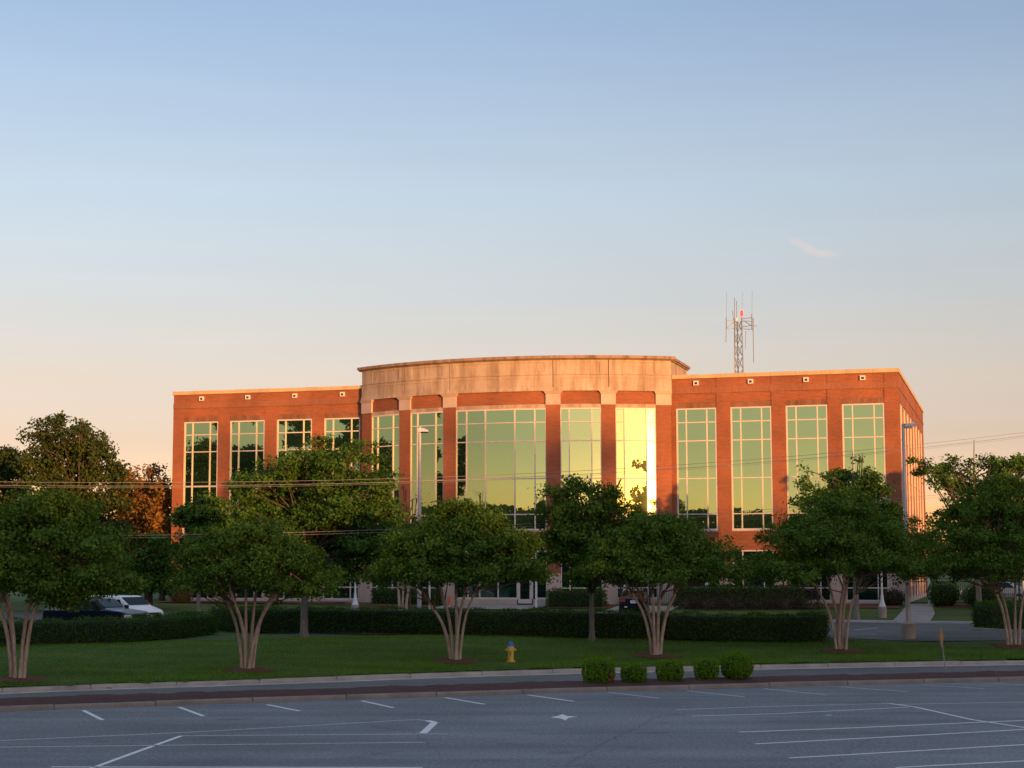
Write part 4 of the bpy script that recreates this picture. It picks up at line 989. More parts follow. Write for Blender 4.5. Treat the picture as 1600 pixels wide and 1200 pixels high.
# ---- hedges and shrubs
def hedge(name, path, width, height, label, seed, leafkey='leaf_hedge', dens=230, leaf=(.085, .055), closed=False, cat='hedge', rough=.05):
    """a clipped hedge along a ground path (front foot): twig core with a skin of leaves"""
    g = np.random.default_rng(seed); P = resample(smooth(np.array(path)[:, :2], 2), .3); n2 = normals2(P)
    zb = np.array([float(ter(*(p + n_ * width / 2))) for p, n_ in zip(P, n2)])
    o0 = P[0]; root = empty(name, (o0[0], o0[1], zb[0]), label=label, cat=cat)
    prof = np.array([(0.04, 0), (0, .25), (0, .7), (.03, .9), (.12, 1.0), (.5, 1.03), (.88, 1.0), (.97, .9), (1, .7), (1, .25), (.96, 0)])
    def ringpts(i, ins=0.0):
        f = prof.copy(); c = np.array([.5, .5]); f = c + (f - c) * np.array([1 - 2 * ins / width, 1 - 1.2 * ins / height])
        return np.stack([np.r_[P[i] + n2[i] * (q[0] * width), zb[i] + q[1] * height] for q in f])
    V = np.concatenate([ringpts(i, .10) for i in range(len(P))]) - np.array([o0[0], o0[1], zb[0]]); m_ = len(prof)
    mb = MB(); mb.add(V, [(a * m_ + b_, (a + 1) * m_ + b_, (a + 1) * m_ + b_ + 1, a * m_ + b_ + 1) for a in range(len(P) - 1) for b_ in range(m_ - 1)] + [tuple(range(m_)), tuple((len(P) - 1) * m_ + b_ for b_ in range(m_ - 1, -1, -1))])
    mb.build('branches', M['hedge_core'], root)
    L = np.linalg.norm(np.diff(P, axis=0), axis=1).sum(); per = width + 2 * height; n = int(L * per * dens)
    u = g.uniform(0, len(P) - 1.001, n); i0 = u.astype(int); fr = (u - i0)[:, None]
    seglen = np.r_[0, np.cumsum(np.linalg.norm(np.diff(prof * [width, height], axis=0), axis=1))]
    s = g.uniform(0, seglen[-1], n); fx = np.interp(s, seglen, prof[:, 0]); fz = np.interp(s, seglen, prof[:, 1])
    base = P[i0] * (1 - fr) + P[i0 + 1] * fr; nn_ = n2[i0] * (1 - fr) + n2[i0 + 1] * fr; z = zb[i0] * (1 - fr[:, 0]) + zb[i0 + 1] * fr[:, 0]
    C = np.c_[base + nn_ * (fx * width)[:, None], z + fz * height]
    wob_ = .05 * np.sin(u * 1.3) + .04 * np.sin(u * .53 + 2)
    C[:, 2] += (fz > .85) * wob_
    # rounded ends: leaves on the end caps as well
    ne = int(width * height * dens * 1.6)
    for e, sgn in ((0, -1), (len(P) - 1, 1)):
        q = g.random((ne, 2)); dd = (P[min(e + 1, len(P) - 1)] - P[max(e - 1, 0)]); dd = unit(dd) * sgn
        bulge = .35 * (1 - (2 * q[:, 0] - 1) ** 2)
        C = np.r_[C, np.c_[P[e] + n2[e] * (q[:, :1] * width) + dd * bulge[:, None] * g.uniform(.2, 1, (ne, 1)), zb[e] + q[:, 1] * height]]
    outv = np.r_[np.c_[nn_ * ((fx - .5) * 1.2)[:, None], (fz > .9) * .8], np.zeros((2 * ne, 3))]
    C += g.normal(0, rough, C.shape); C -= np.array([o0[0], o0[1], zb[0]])
    Vq, Q = leaf_quads(C, *leaf, .15, outv, g)
    tint = np.clip(g.beta(2.2, 2.2, len(C)), 0, 1)
    link('foliage', np_mesh('foliage', Vq, Q, M[leafkey], tint=np.repeat(tint, 4)), root)
    return root
hp = [gp(*q) for q in [(-70, 1017), (0, 1011), (60, 1008), (150, 1006), (240, 1002), (300, 996), (340, 991)]]
hedge('hedge', hp, 1.3, .98, 'long clipped hedge curving towards the left edge, below the van and pickup', 61)
hp = [gp(*q) for q in [(326, 986), (380, 989), (420, 990), (560, 991), (700, 993), (850, 996), (1000, 1000), (1120, 1004), (1230, 1006), (1275, 1004), (1296, 999)]]
hedge('hedge', hp, 1.3, 1.15, 'long straight clipped hedge crossing the middle of the lawn', 62)
hp = [gp(*q) for q in [(1519, 984), (1545, 986), (1590, 984), (1650, 980)]]
hedge('hedge', hp, 1.6, 1.3, 'short hedge beside the drive at the right edge, behind the last crape myrtle', 63)
def wbp(t, d): return (*wb(t, d), 0)
hedge('hedge', [wbp(11.9, 3.6), wbp(15, 3.5), wbp(18.6, 3.4), wbp(19.6, 3.3)], 1.3, 1.15, 'bright-topped hedge under the right ground-floor windows, behind the black fence', 64, dens=170, leaf=(.11, .07))
hedge('hedge', [wbp(-8.6, 3.8), wbp(-6, 4.6), wbp(-3.9, 5.0)], 1.1, 1.0, 'dark clipped hedge left of the entrance, behind the grey lamp post', 65, dens=150, leaf=(.11, .07))
hedge('hedge', [wbp(4.0, 5.6), wbp(5.6, 5.6), wbp(7.4, 5.2)], 1.4, 1.05, 'rounded clipped hedge right of the glazed entrance', 66, dens=160, leaf=(.11, .07))
def shrub(name, base, rx, rz, label, seed, leafkey='leaf_box', leaf=(.058, .042), dens=900, group=None, dead=None, square=3.2, loose=.012, cat='shrub', core='hedge_core'):
    g = np.random.default_rng(seed); root = empty(name, base, label=label, cat=cat, group=group)
    n = int(12.5 * rx * (rx + rz) / 2 * dens)
    d = unit(g.normal(0, 1, (n, 3))); nrm = (np.abs(d) ** square).sum(1) ** (1 / square); d = d / nrm[:, None]
    r = 1 - np.abs(g.normal(0, .045, n)) + .05 * np.sin(7 * d[:, 0] + seed) * np.sin(6 * d[:, 2] + 5 * d[:, 1])
    C = d * np.array([rx, rx, rz]) * r[:, None]; C[:, 2] += rz; C[:, 2] = np.maximum(C[:, 2], .02)
    low = 1 - .16 * np.clip(1 - C[:, 2] / rz, 0, 1) ** 2; C[:, :2] *= low[:, None]; C += g.normal(0, loose, C.shape)
    V, Q = leaf_quads(C, *leaf, .15, d * .8, g); tint = g.beta(2, 2, n); mi = np.zeros(n, int)
    if dead: mi[(C[:, 0] > rx * .62) & (C[:, 2] < rz * .75) & (C[:, 1] < 0)] = 1
    link('foliage', np_mesh('foliage', V, Q, [M[leafkey], M['leaf_dead']], mi, np.repeat(tint, 4)), root)
    if core is None:        # an open shrub: bare twigs fanning from the root
        mb = MB()
        for q in g.uniform(0, 6.283, 26):
            f = g.uniform(.3, 1); mb.tube([(0, 0, 0), (.45 * f * rx * math.cos(q), .45 * f * rx * math.sin(q), rz * .9), (f * rx * math.cos(q), f * rx * math.sin(q), rz * g.uniform(1.2, 2.1))], [.02, .014, .005], 4)
        mb.build('branches', M['bark_grey'], root); return root
    mb = MB(); k = 12; mb.lathe([(rx * .55, 0), (rx * .76, rz * .5), (rx * .80, rz), (rx * .72, rz * 1.5), (rx * .4, rz * 1.76)], k); mb.build('branches', M[core], root, smooth=True)
    return root
for i, (x0, x1, yt, yb, lab) in enumerate([(910, 959, 1026, 1066, 'leftmost clipped shrub on the island, with an orange dead patch low on its right'),
        (971, 1009, 1032, 1062, 'smallest clipped shrub on the island, second of the five'), (1026, 1066, 1029, 1063, 'flat-topped middle shrub of the five on the island'),
        (1085, 1121, 1027, 1062, 'narrow clipped shrub next to the tallest one on the island'), (1127, 1175, 1017, 1061, 'tallest and roundest clipped shrub, right end of the five')]):
    X, Y = on_island((x0 + x1) / 2, 1.25); s_ = Y / F * 1.0
    shrub('clipped_shrub', (X, Y, .17), (x1 - x0) / 2 * s_, (yb - yt) / 2 * s_ * 1.0, lab, 70 + i, group='clipped shrubs on the mulch island', core='shrub_core', dens=1500, dead=(i == 0), square=2.6 if i == 4 else 5.0)
low = [(1075, 5.4, .9, .32), (1105, 5.6, 1.0, .36), (1150, 5.4, 1.1, .35), (1190, 5.4, 1.0, .32), (1225, 5.2, 1.0, .42), (1262, 4.8, .9, .34)]
where = ['leftmost dry brown shrub below the bright-topped hedge', 'dry brown shrub with bare twigs, second along the bright-topped hedge', 'widest dry brown shrub in front of the middle of the bright-topped hedge', 'dry brown shrub under the blue-reflecting ground window',
         'tallest dry brown shrub near the right end of the bright-topped hedge', 'low dry shrub just past the right end of the bright-topped hedge']
for i, ((px, d_, rx, rz), lab) in enumerate(zip(low, where)):
    t = (px - 800) / 34. + 3.2; D = ray(px, 945); sl = D[0] / D[1]
    tt = next(q for q in np.arange(0, 40, .05) if wb(q, d_)[0] >= sl * wb(q, d_)[1])
    X, Y = wb(tt, d_); shrub('dry_shrub', (X, Y, float(ter(X, Y))), rx, rz, lab, 80 + i, 'leaf_brown', (.16, .035), 190, 'dry shrubs below the building hedge', square=2, loose=.22, core=None)
for i, (px, d_, rx, rz, lk, lab) in enumerate([(1395, 2.0, .8, .5, 'leaf_brown', 'low brown shrub at the building\'s right corner'), (1475, 2.2, 1.0, .75, 'leaf_hedge', 'dark green shrub right of the gate, before the fence'),
        (1535, 2.6, 1.2, .7, 'leaf_hedge', 'second dark green shrub before the fence, nearer the right edge'), (283, 1.6, .8, .4, 'leaf_brown', 'small brown shrub at the foot of the building\'s left corner'), (1490, 14.2, .5, .3, 'leaf_hedge', 'tiny shrub beside the walk to the gate')]):
    D = ray(px, 945); sl = D[0] / D[1]; tt = next(q for q in np.arange(-30, 45, .05) if wb(q, d_)[0] >= sl * wb(q, d_)[1])
    if i == 4: continue
    X, Y = wb(tt, d_); shrub('low_shrub', (X, Y, float(ter(X, Y))), rx, rz, lab, 90 + i, lk, (.11, .07), 170, square=2, loose=.08)

# ---- grass blades on the lawn, thicker near the kerb
g = np.random.default_rng(5); n = 230000
X = g.uniform(-24, 29, n); v = .42 + (g.random(n) ** 1.3) * 15; Yk = kz(X); Y = Yk + v / .93
okk = (np.abs(X) < Y * .31) & (bl(X, Y)[1] > (31.2 if True else 0)) | ((np.abs(X) < Y * .31) & (X < 14) & (v < 11)); X, Y = X[okk], Y[okk]; n = len(X)
Z = ter(X, Y) + .02 * np.sin(X * 1.1 + Y * .3) * np.sin(Y * .7); hgt = g.uniform(.03, .075, n); tall = (g.random(n) < .012); hgt = np.where(tall, hgt * 2, hgt)
a = g.uniform(0, 6.283, n); w = .014
dx, dy = np.cos(a) * w, np.sin(a) * w; lx, ly = g.normal(0, .03, n), g.normal(0, .03, n)
V = np.stack([np.c_[X - dx, Y - dy, Z - .01], np.c_[X + dx, Y + dy, Z - .01], np.c_[X + lx, Y + ly, Z + hgt]], 1).reshape(-1, 3)
band = np.sin((Y - .33 * X) * 2.1 + 1.3 * np.sin(X * .22) + .8 * np.sin(X * .9 + Y)) * .5 + np.sin(X * .5 + Y * 1.7) * .3
tint = np.clip(g.normal(.42, .15, n) + 0.2 * band + tall * .5, 0, 1)
link('grass', np_mesh('grass', V, np.arange(3 * n).reshape(n, 3), M['grass'], tint=np.repeat(tint, 3)), kind='stuff')

# ---- the wood beyond the parking lot, behind the camera: it shades the place and shows in the windows
g = np.random.default_rng(9); Cs = []; bt = MB()
def wood_tree(x, y, h, r, n=520, low=.12):
    k = int(n)
    L = make_lobes(g, (x, y, h * .58), (r * .8, r * .8, h * .40), 9, (r * .32, r * .5), low=-.9, spread=(.3, .95), flat=.9)
    L.append((x, y, h - r * .3, r * .32, r * .32, r * .32)); L.append((x, y, h * .25, r * .7, r * .7, h * .22))
    P, d, _ = crown_points(L, k, g, .3); Cs.append(P); bt.tube([(x, y, -.1), (x, y, h * .8)], [.35, .08], 6)
for al in np.arange(-80, 81, 1.6):
    D_ = 200 + g.uniform(-14, 26); h = g.uniform(12.0, 15.0)
    if 2 < al < 20: h = g.uniform(14.0, 16.5)
    if 23.5 < al < 29.0: h = g.uniform(20.5, 23.4)
    elif 19 < al <= 23.5: h = g.uniform(11.5, 14)
    if al > 29.2: h = g.uniform(14.8, 16.8)
    wood_tree(0 + D_ * math.sin(R(al)), 112 - D_ * math.cos(R(al)), h, g.uniform(3.8, 5.2), 900)
    if 23.5 < al < 28.6:
        for q in (.5, 1.1): wood_tree((D_ + 9) * math.sin(R(al + q)), 112 - (D_ + 9) * math.cos(R(al + q)), h - g.uniform(.5, 2.5), g.uniform(4.2, 5.2), 900)
    und = 1500; q = R(al) + g.normal(0, .016, und); Dq = 208 + g.normal(0, 5, und)
    Cs.append(np.c_[Dq * np.sin(q), 112 - Dq * np.cos(q), g.uniform(0, 14.0 if al < 18.5 else 13.2 if 24 < al < 29 else 11.4, und)])
near = len(Cs)
for x, y, h, r in ((-61, 77.5, 20.5, 3.4), (-56, 75, 20.5, 3.0), (-50, 73, 17.2, 2.8), (-46.5, 74.5, 21.0, 2.1), (-58.5, 76, 20.8, 2.8), (-53, 74.2, 19.6, 2.6), (-46.5, 70.5, 16.8, 2), (-56.5, 85, 20.5, 2.4), (-67, 106, 12, 2.4), (-72, 98, 10, 3), (-66, 84, 14, 3), (-20, -34, 10.0, 2.4), (-12, -38, 9.2, 2.6)):
    wood_tree(x, y, h, r, 7000)
Ca, Cb = np.concatenate(Cs[:near]), np.concatenate(Cs[near:])
V, Q = leaf_quads(Ca, 1.15, .8, .2, None, g); V2, Q2 = leaf_quads(Cb, .5, .34, .2, None, g)
C = np.r_[Ca, Cb]; Q = np.r_[Q, Q2 + len(V)]; V = np.r_[V, V2]
wood = link('wood', np_mesh('wood', V, Q, M['leaf_far'], tint=np.repeat(g.random(len(C)), 4)), kind='stuff')
bt.build('trunks', M['bark_dark'], wood, kind='stuff')
# ---- far woodland closing the view behind the building
g = np.random.default_rng(15); Cs = []
for px in np.arange(-900, 2600, 26):
    Y = g.uniform(205, 260); sl = (px - 800) / F; h = g.uniform(8, 11.5)
    L = make_lobes(g, (sl * Y, Y, 1.7 + h * .5), (2.2, 2.2, h * .45), 8, (1.1, 1.7), low=-.9)
    P, d, _ = crown_points(L, 520, g, .25); Cs.append(P)
C = np.concatenate(Cs); V, Q = leaf_quads(C, .62, .4, .3, None, g)
link('distant_wood', np_mesh('distant_wood', V, Q, M['leaf_far'], tint=np.repeat(g.random(len(C)), 4)), kind='stuff')

# ================================================================ STREET FURNITURE
# ---- hydrant
b = gp(798, 1034)
hyd = empty('fire_hydrant', b, R(-4),  label='yellow fire hydrant with a blue bonnet on the lawn', cat='fire hydrant')
hyd.scale = (1.2, 1.2, 1.03)
mb = MB(); mb.lathe([(.0, -.06), (.165, -.05), (.165, .02), (.16, .035), (.105, .04)], 18); mb.build('flange', M['hyd_yellow'], hyd)
mb = MB(); mb.lathe([(.104, .041), (.108, .05), (.100, .16), (.100, .30), (.106, .315), (.106, .335), (.102, .35), (.112, .42), (.118, .50), (.112, .545), (.104, .555)], 20); mb.build('barrel', M['hyd_yellow'], hyd, smooth=True)
mb = MB(); mb.lathe([(.106, .556), (.110, .56), (.110, .60), (.106, .604)], 20); mb.build('collar', M['hyd_white'], hyd)
mb = MB(); mb.lathe([(.128, .606), (.132, .612), (.130, .628), (.110, .645), (.100, .69), (.078, .735), (.048, .762), (.030, .772), (.028, .80), (.018, .812), (.001, .814)], 20)
for k in range(8):
    q = k * math.pi / 4 + .2; mb.obox((.117 * math.cos(q), .117 * math.sin(q)), q, .02, .02, .628, .645)
mb.build('bonnet', M['hyd_blue'], hyd)
def nozzle(axis, sgn, r, c, reach):
    mb = MB(); mb.lathe([(r, .08 * sgn), (r, (reach - .05) * sgn), (r * 1.18, (reach - .048) * sgn), (r * 1.18, (reach - .03) * sgn)], 14, c, 0, axis)
    nz_ = mb.build('nozzle', M['hyd_yellow'], hyd)
    mb = MB(); mb.lathe([(r * 1.22, (reach - .029) * sgn), (r * 1.15, reach * sgn), (r * .6, (reach + .02) * sgn), (r * .33, (reach + .022) * sgn), (r * .3, (reach + .06) * sgn)], 14, c, 0, axis)
    mb.build('cap', M['hyd_yellow'], nz_)
nozzle('x', 1, .052, (0, 0, .465), .15); nozzle('x', -1, .052, (0, 0, .465), .15); nozzle('y', 1, .072, (0, 0, .455), .155)
mb = MB(); mb.tube([(.015, -.119, .40), (.012, -.112, .33), (.006, -.105, .27), (-.004, -.104, .2)], [.008, .012, .009, .003], 5); mb.build('rust_streak', M['rust'], hyd)

# ---- lamp posts
def footing(root, r, h, key='kerb'):
    mb = MB(); mb.lathe([(r, -.3), (r, h - .03), (r - .03, h), (.0, h + .002)], 22); return mb.build('footing', M[key], root)
b = gp(1420, 998); lp = empty('lamp_post', b, R(8), label='tall grey lamp post with a flat box head on a concrete drum', cat='lamp post')
s_ = b[1] / F; top = px2w(b, 1417, 662)[1]
footing(lp, .335, .70)
mb = MB(); mb.box(-.17, .17, -.17, .17, .702, .73); mb.tube([(0, 0, .73), (-.01, 0, top)], [.115, .072], 12)
for sx_ in (-1, 1):
    for sy_ in (-1, 1): mb.tube([(sx_ * .13, sy_ * .13, .73), (sx_ * .13, sy_ * .13, .79)], .018, 6)
mb.build('pole', M['metal_grey'], lp, smooth=False)
mb = MB(); mb.box(-.06, .42, -.05, .05, top - .22, top - .13); mb.build('arm', M['metal_grey'], lp)
mb = MB(); mb.add([(.0, -.2, top - .16), (.62, -.2, top - .1), (.62, .2, top - .1), (.0, .2, top - .16), (.04, -.16, top + .0), (.56, -.16, top + .02), (.56, .16, top + .02), (.04, .16, top + .0)], [(3, 2, 1, 0), (4, 5, 6, 7), (0, 1, 5, 4), (1, 2, 6, 5), (2, 3, 7, 6), (3, 0, 4, 7)])
mb.build('lamp_head', M['metal_grey'], lp)
mb = MB(); mb.box(.1, .5, -.13, .13, top - .165, top - .155); mb.build('lens', M['lens_clear'], lp)
D = ray(655, 950); Y = 93.; b = (D[0] / D[1] * Y, Y, float(ter(D[0] / D[1] * Y, Y)))
lp = empty('lamp_post', b, R(-10), label='tall grey lamp post with a pale hood near the entrance', cat='lamp post'); top = px2w(b, 655, 667)[1]
footing(lp, .3, .35)
mb = MB(); mb.tube([(0, 0, .35), (0, 0, .5), (0, 0, top * .3), (0, 0, top)], [.14, .12, .115, .085], 12); mb.build('pole', M['metal_grey'], lp, smooth=False)
mb = MB(); prof = []
ns = 7
for i in range(ns):
    f = i / (ns - 1); x = -.05 + .55 * f; hgt = .22 * math.sqrt(max(.02, 1 - f ** 2.2)); w = .15 * (1 - .35 * f)
    prof.append([(x, -w, top - .27), (x, -w * .75, top - .27 + hgt * .8), (x, 0, top - .27 + hgt), (x, w * .75, top - .27 + hgt * .8), (x, w, top - .27)])
V = [q for p in prof for q in p]; mb.add(V, [(5 * a + c, 5 * a + c + 1, 5 * a + c + 6, 5 * a + c + 5) for a in range(ns - 1) for c in range(4)] + [(0, 4, 3, 2, 1), tuple(5 * (ns - 1) + c for c in range(5))] + [(5 * a, 5 * a + 5, 5 * a + 9, 5 * a + 4) for a in range(ns - 1)])
mb.build('lamp_hood', M['metal_white'], lp)
mb = MB(); mb.box(.06, .45, -.09, .09, top - .33, top - .275); mb.build('lens', M['metal_black'], lp)
def lantern(px, py, Y, label, h=3.4):
    D = ray(px, py); b = (D[0] / D[1] * Y, Y, float(ter(D[0] / D[1] * Y, Y)))
    r = empty('lantern_post', b, label=label, cat='lantern post', group='white lantern posts round the building')
    footing(r, .235, .62)
    mb = MB(); mb.lathe([(.20, .622), (.20, .68), (.17, .74), (.13, .86), (.095, 1.05), (.075, 1.3), (.058, 1.34), (.055, h), (.0, h + .01)], 16); mb.build('post', M['metal_white'], r)
    mb = MB(); mb.lathe([(.06, h + .012), (.11, h + .06), (.15, h + .22), (.13, h + .38), (.06, h + .48), (.015, h + .56)], 14); mb.build('globe', M['frame'], r, smooth=True)
lantern(1379, 966, 99.2, 'white lantern post on a round footing near the building\'s right corner')
lantern(555, 948, 104, 'white lantern post on a round footing left of the crape myrtle by the entrance')
lantern(976, 940, 112.3, 'white lantern post behind the black sedan and fence')
D = ray(671, 950); b = (D[0] / D[1] * 107, 107., float(ter(D[0] / D[1] * 107, 107)))
fp = empty('thin_post', b, label='thin white post just right of the lamp post near the entrance', cat='post')
mb = MB(); mb.lathe([(.06, -.1), (.06, 2.2), (.075, 2.21), (.075, 2.26), (.01, 2.3)], 10); mb.build('post', M['metal_white'], fp)
D = ray(838, 945); b = (D[0] / D[1] * 110.2, 110.2, float(ter(D[0] / D[1] * 110.2, 110.2)))
fp = empty('sign_post', b, -FA, label='white square post with a small square sign box beside the entrance door', cat='sign post')
mb = MB(); mb.box(-.055, .055, -.055, .055, -.1, 1.98); mb.build('post', M['metal_white'], fp)
mb = MB(); mb.box(-.17, .17, -.075, .06, 1.72, 2.05); mb.build('sign_box', M['metal_white'], fp)
for px, lab in ((1104, 'short white bollard light left of the pink stone base'), (1217, 'short white bollard light right of the second ground window')):
    D = ray(px, 920); sl = D[0] / D[1]; tt = next(q for q in np.arange(0, 40, .02) if wb(q, 1.6)[0] >= sl * wb(q, 1.6)[1]); X, Y = wb(tt, 1.6)
    r = empty('bollard_light', (X, Y, float(ter(X, Y))), label=lab, cat='bollard light', group='white bollard lights along the right wing')
    mb = MB(); mb.lathe([(.10, -.1), (.10, 1.45), (.02, 1.46)], 12); mb.build('post', M['metal_white'], r)
    mb = MB(); mb.lathe([(.125, 1.462), (.125, 1.54), (.09, 1.62), (.0, 1.65)], 12); mb.build('cap', M['metal_white'], r)
X, Y = wb(-3.0, 4.3); b = (X, Y, float(ter(X, Y)) + .06)
r = empty('traffic_cone', b, label='small orange cone by the entrance, seen between crape myrtle stems', cat='traffic cone')
mb = MB(); mb.lathe([(.12, .031), (.11, .06), (.03, .62), (.0, .63)], 14); mb.build('cone', M['orange'], r); mb = MB(); mb.box(-.17, .17, -.17, .17, 0, .03); mb.build('base', M['orange'], r)
# ---- the diamond sign on the island, seen nearly edge on and leaning
X, Y = on_island(1477, 1.5); b = (X, Y, .16)
lean = px2w(b, 1469, 978); sg = empty('diamond_sign', b, label='weathered yellow diamond sign on a thin leaning post, seen nearly edge-on', cat='road sign')
tx, tz = lean
mb = MB(); mb.tube([(0, 0, -.2), (tx * .55, 0, tz * .55), (tx, .02, tz * .97)], .022, 6); mb.build('post', M['galv'], sg)
mb = MB(); hd = .43; cz = tz - hd; cx_ = tx * cz / tz
V = []
for y in (-.008, .0):
    V += [(0, y, -hd), (hd, y, 0), (0, y, hd), (-hd, y, 0)]
mb.add(V, [(0, 1, 2, 3), (7, 6, 5, 4), (0, 4, 5, 1), (1, 5, 6, 2), (2, 6, 7, 3), (3, 7, 4, 0)])
mb.build('sign_plate', M['sign_back'], sg, (cx_ - .02, -.03, cz), (0, R(3), R(65)))

# ---- black metal fences: rails and posts, pickets joined into one part
def fence(path_td, label, h=1.5, gate=False, post=2.4, name='metal_fence', cat='fence'):
    P = np.array([wb(*q) for q in path_td]); b = (P[0][0], P[0][1], float(ter(*P[0])))
    r = empty(name, b, label=label, cat=cat); pk = MB()
    for A, B in zip(P[:-1], P[1:]):
        L = np.linalg.norm(B - A); ang = math.atan2(*(B - A)[::-1]); n = max(1, round(L / post))
        zA, zB = float(ter(*A)) - b[2], float(ter(*B)) - b[2]
        for k in range(n + 1):
            p = A + (B - A) * k / n - np.array(b[:2]); z = zA + (zB - zA) * k / n
            mb = MB(); mb.obox(p, ang, .075, .075, z - .1, z + h + .08); mb.obox(p, ang, .10, .10, z + h + .081, z + h + .11); mb.build('post', M['metal_black'], r)
        for hz in (.14, h - .32, h - .12):
            mb = MB(); a_ = A - np.array(b[:2]); c_ = B - np.array(b[:2]); mb.tube([(a_[0], a_[1], zA + hz), (c_[0], c_[1], zB + hz)], .022, 4); mb.build('rail', M['metal_black'], r)
        m_ = int(L / .115)
        for k in range(1, m_):
            p = A + (B - A) * k / m_ - np.array(b[:2]); z = zA + (zB - zA) * k / m_; pk.obox(p, ang, .02, .02, z + .05, z + h)
    pk.build('pickets', M['metal_black'], r, kind='stuff')
    return r
fence([(8.0, 2.6), (11.8, 2.6)], 'black picket fence behind the sedan', 1.75)
fence([(12.0, 2.2), (20.5, 2.0)], 'black picket fence along the right wing, its tips above the hedge', 1.35)
fence([(26.0, .3), (27.2, .3)], 'black picket gate at the end of the walk', 1.75, name='metal_gate', cat='gate')
fence([(27.3, .3), (38, .6), (52, 1)], 'long black picket fence right of the gate, before parked cars', 1.75)
for t_, lab in ((27.25, 'white gate post at the right of the black gate'), (32.9, 'white post in the long black fence')):
    X, Y = wb(t_, .6); r = empty('gate_post', (X, Y, float(ter(X, Y))), label=lab, cat='post')
    mb = MB(); mb.lathe([(.08, -.1), (.08, 2.2), (.1, 2.21), (.1, 2.27), (.0, 2.33)], 12); mb.build('post', M['metal_white'], r)

# ---- the antenna mast behind the building
Y = 150.; X = ray(1156.0, 700)[0] / ray(1156.0, 700)[1] * Y; mast = empty('antenna_mast', (X, Y, 1.7), label='grey lattice antenna mast with a red beacon behind the right wing roof', cat='antenna mast')
def mz(py): return px2w((X, Y, 1.7), 1150, py)[1]
ztop = mz(500)
def legp(k, z):
    w = (.36 + (.62 - .36) * (ztop - z) / ztop * 1.4) * 1.0; q = R(210 + 120 * k); return np.array([w * math.cos(q), w * math.sin(q), z])
for k in range(3):
    mb = MB(); mb.tube([legp(k, 0), legp(k, ztop)], [.055, .045], 6); mb.build('leg', M['galv'], mast)
nb = 22
for k in range(3):
    mb = MB()
    for i in range(nb):
        z0, z1 = ztop * i / nb, ztop * (i + 1) / nb
        mb.tube([legp(k, z0), legp((k + 1) % 3, z1)], .022, 4); mb.tube([legp((k + 1) % 3, z0), legp(k, z1)], .022, 4)
    mb.build('lattice', M['galv'], mast)
def mp(px, py, y=0.0):
    u, z = px2w((X, Y, 1.7), px, py); return (u, y, z)
def rod(name, pts, r=.03, m_='galv'): 
    mb = MB(); mb.tube(pts, r, 5); return mb.build(name, M[m_], mast)
rod('cable_run', [mp(1146.5, 600, -.35), mp(1147.5, 545, -.3), mp(1148, 505, -.25)], .03)
rod('arm', [mp(1148, 500), mp(1134, 502, -.3)]); rod('arm', [mp(1148, 513), mp(1134, 515, -.3)]); rod('arm', [mp(1147, 503), mp(1135, 513, -.3)], .035)
rod('arm', [mp(1160, 498), mp(1174, 497, -.3)]); rod('arm', [mp(1160, 511), mp(1174, 509, -.3)]); rod('arm', [mp(1162, 501), mp(1174, 510, -.3)], .035)
rod('arm', [mp(1161, 501.5), mp(1177.5, 501.5, .3)]); rod('arm', [mp(1161, 514), mp(1177.5, 514, .3)]); rod('arm', [mp(1176, 508.5, .3), mp(1184, 508.5, .3)], .02)
rod('mount_pipe', [mp(1134.2, 497, -.3), mp(1134.2, 516, -.3)], .045); rod('mount_pipe', [mp(1174, 491, -.3), mp(1174, 515, -.3)], .045); rod('mount_pipe', [mp(1177.5, 496, .3), mp(1177.5, 516, .3)], .045)
rod('whip_antenna', [mp(1147.6, 465, 0), mp(1147.8, 500, 0)], .03); rod('whip_antenna', [mp(1150.8, 470, 0), mp(1151, 505, 0)], .03); rod('whip_antenna', [mp(1144.6, 486, 0), mp(1146.5, 500, 0)], .03)
rod('whip_antenna', [mp(1134.6, 457, -.3), mp(1134.4, 497, -.3)], .014); rod('whip_antenna', [mp(1174.6, 455, -.3), mp(1174.2, 492, -.3)], .014); rod('whip_antenna', [mp(1161, 456, .2), mp(1160, 482, .2)], .012)
rod('folded_dipole', [mp(1134, 517, -.3), mp(1133.6, 536, -.3)], .03); rod('folded_dipole', [mp(1177.5, 516, .3), mp(1178.3, 566, .3)], .035); rod('folded_dipole', [mp(1165.5, 517, .1), mp(1164.8, 545, .1)], .022)
rod('beacon_post', [mp(1159.6, 514, .2), mp(1159.6, 492.5, .2)], .075)
mb = MB(); c = mp(1159.4, 489, .2); mb.lathe([(.10, -.22), (.13, -.2), (.14, .0), (.11, .2), (.03, .27)], 14, c); mb.build('beacon_lamp', M['beacon'], mast, smooth=True)
rod('radio_box', [mp(1150, 497, -.2), mp(1150, 503, -.2)], .09, 'metal_white')

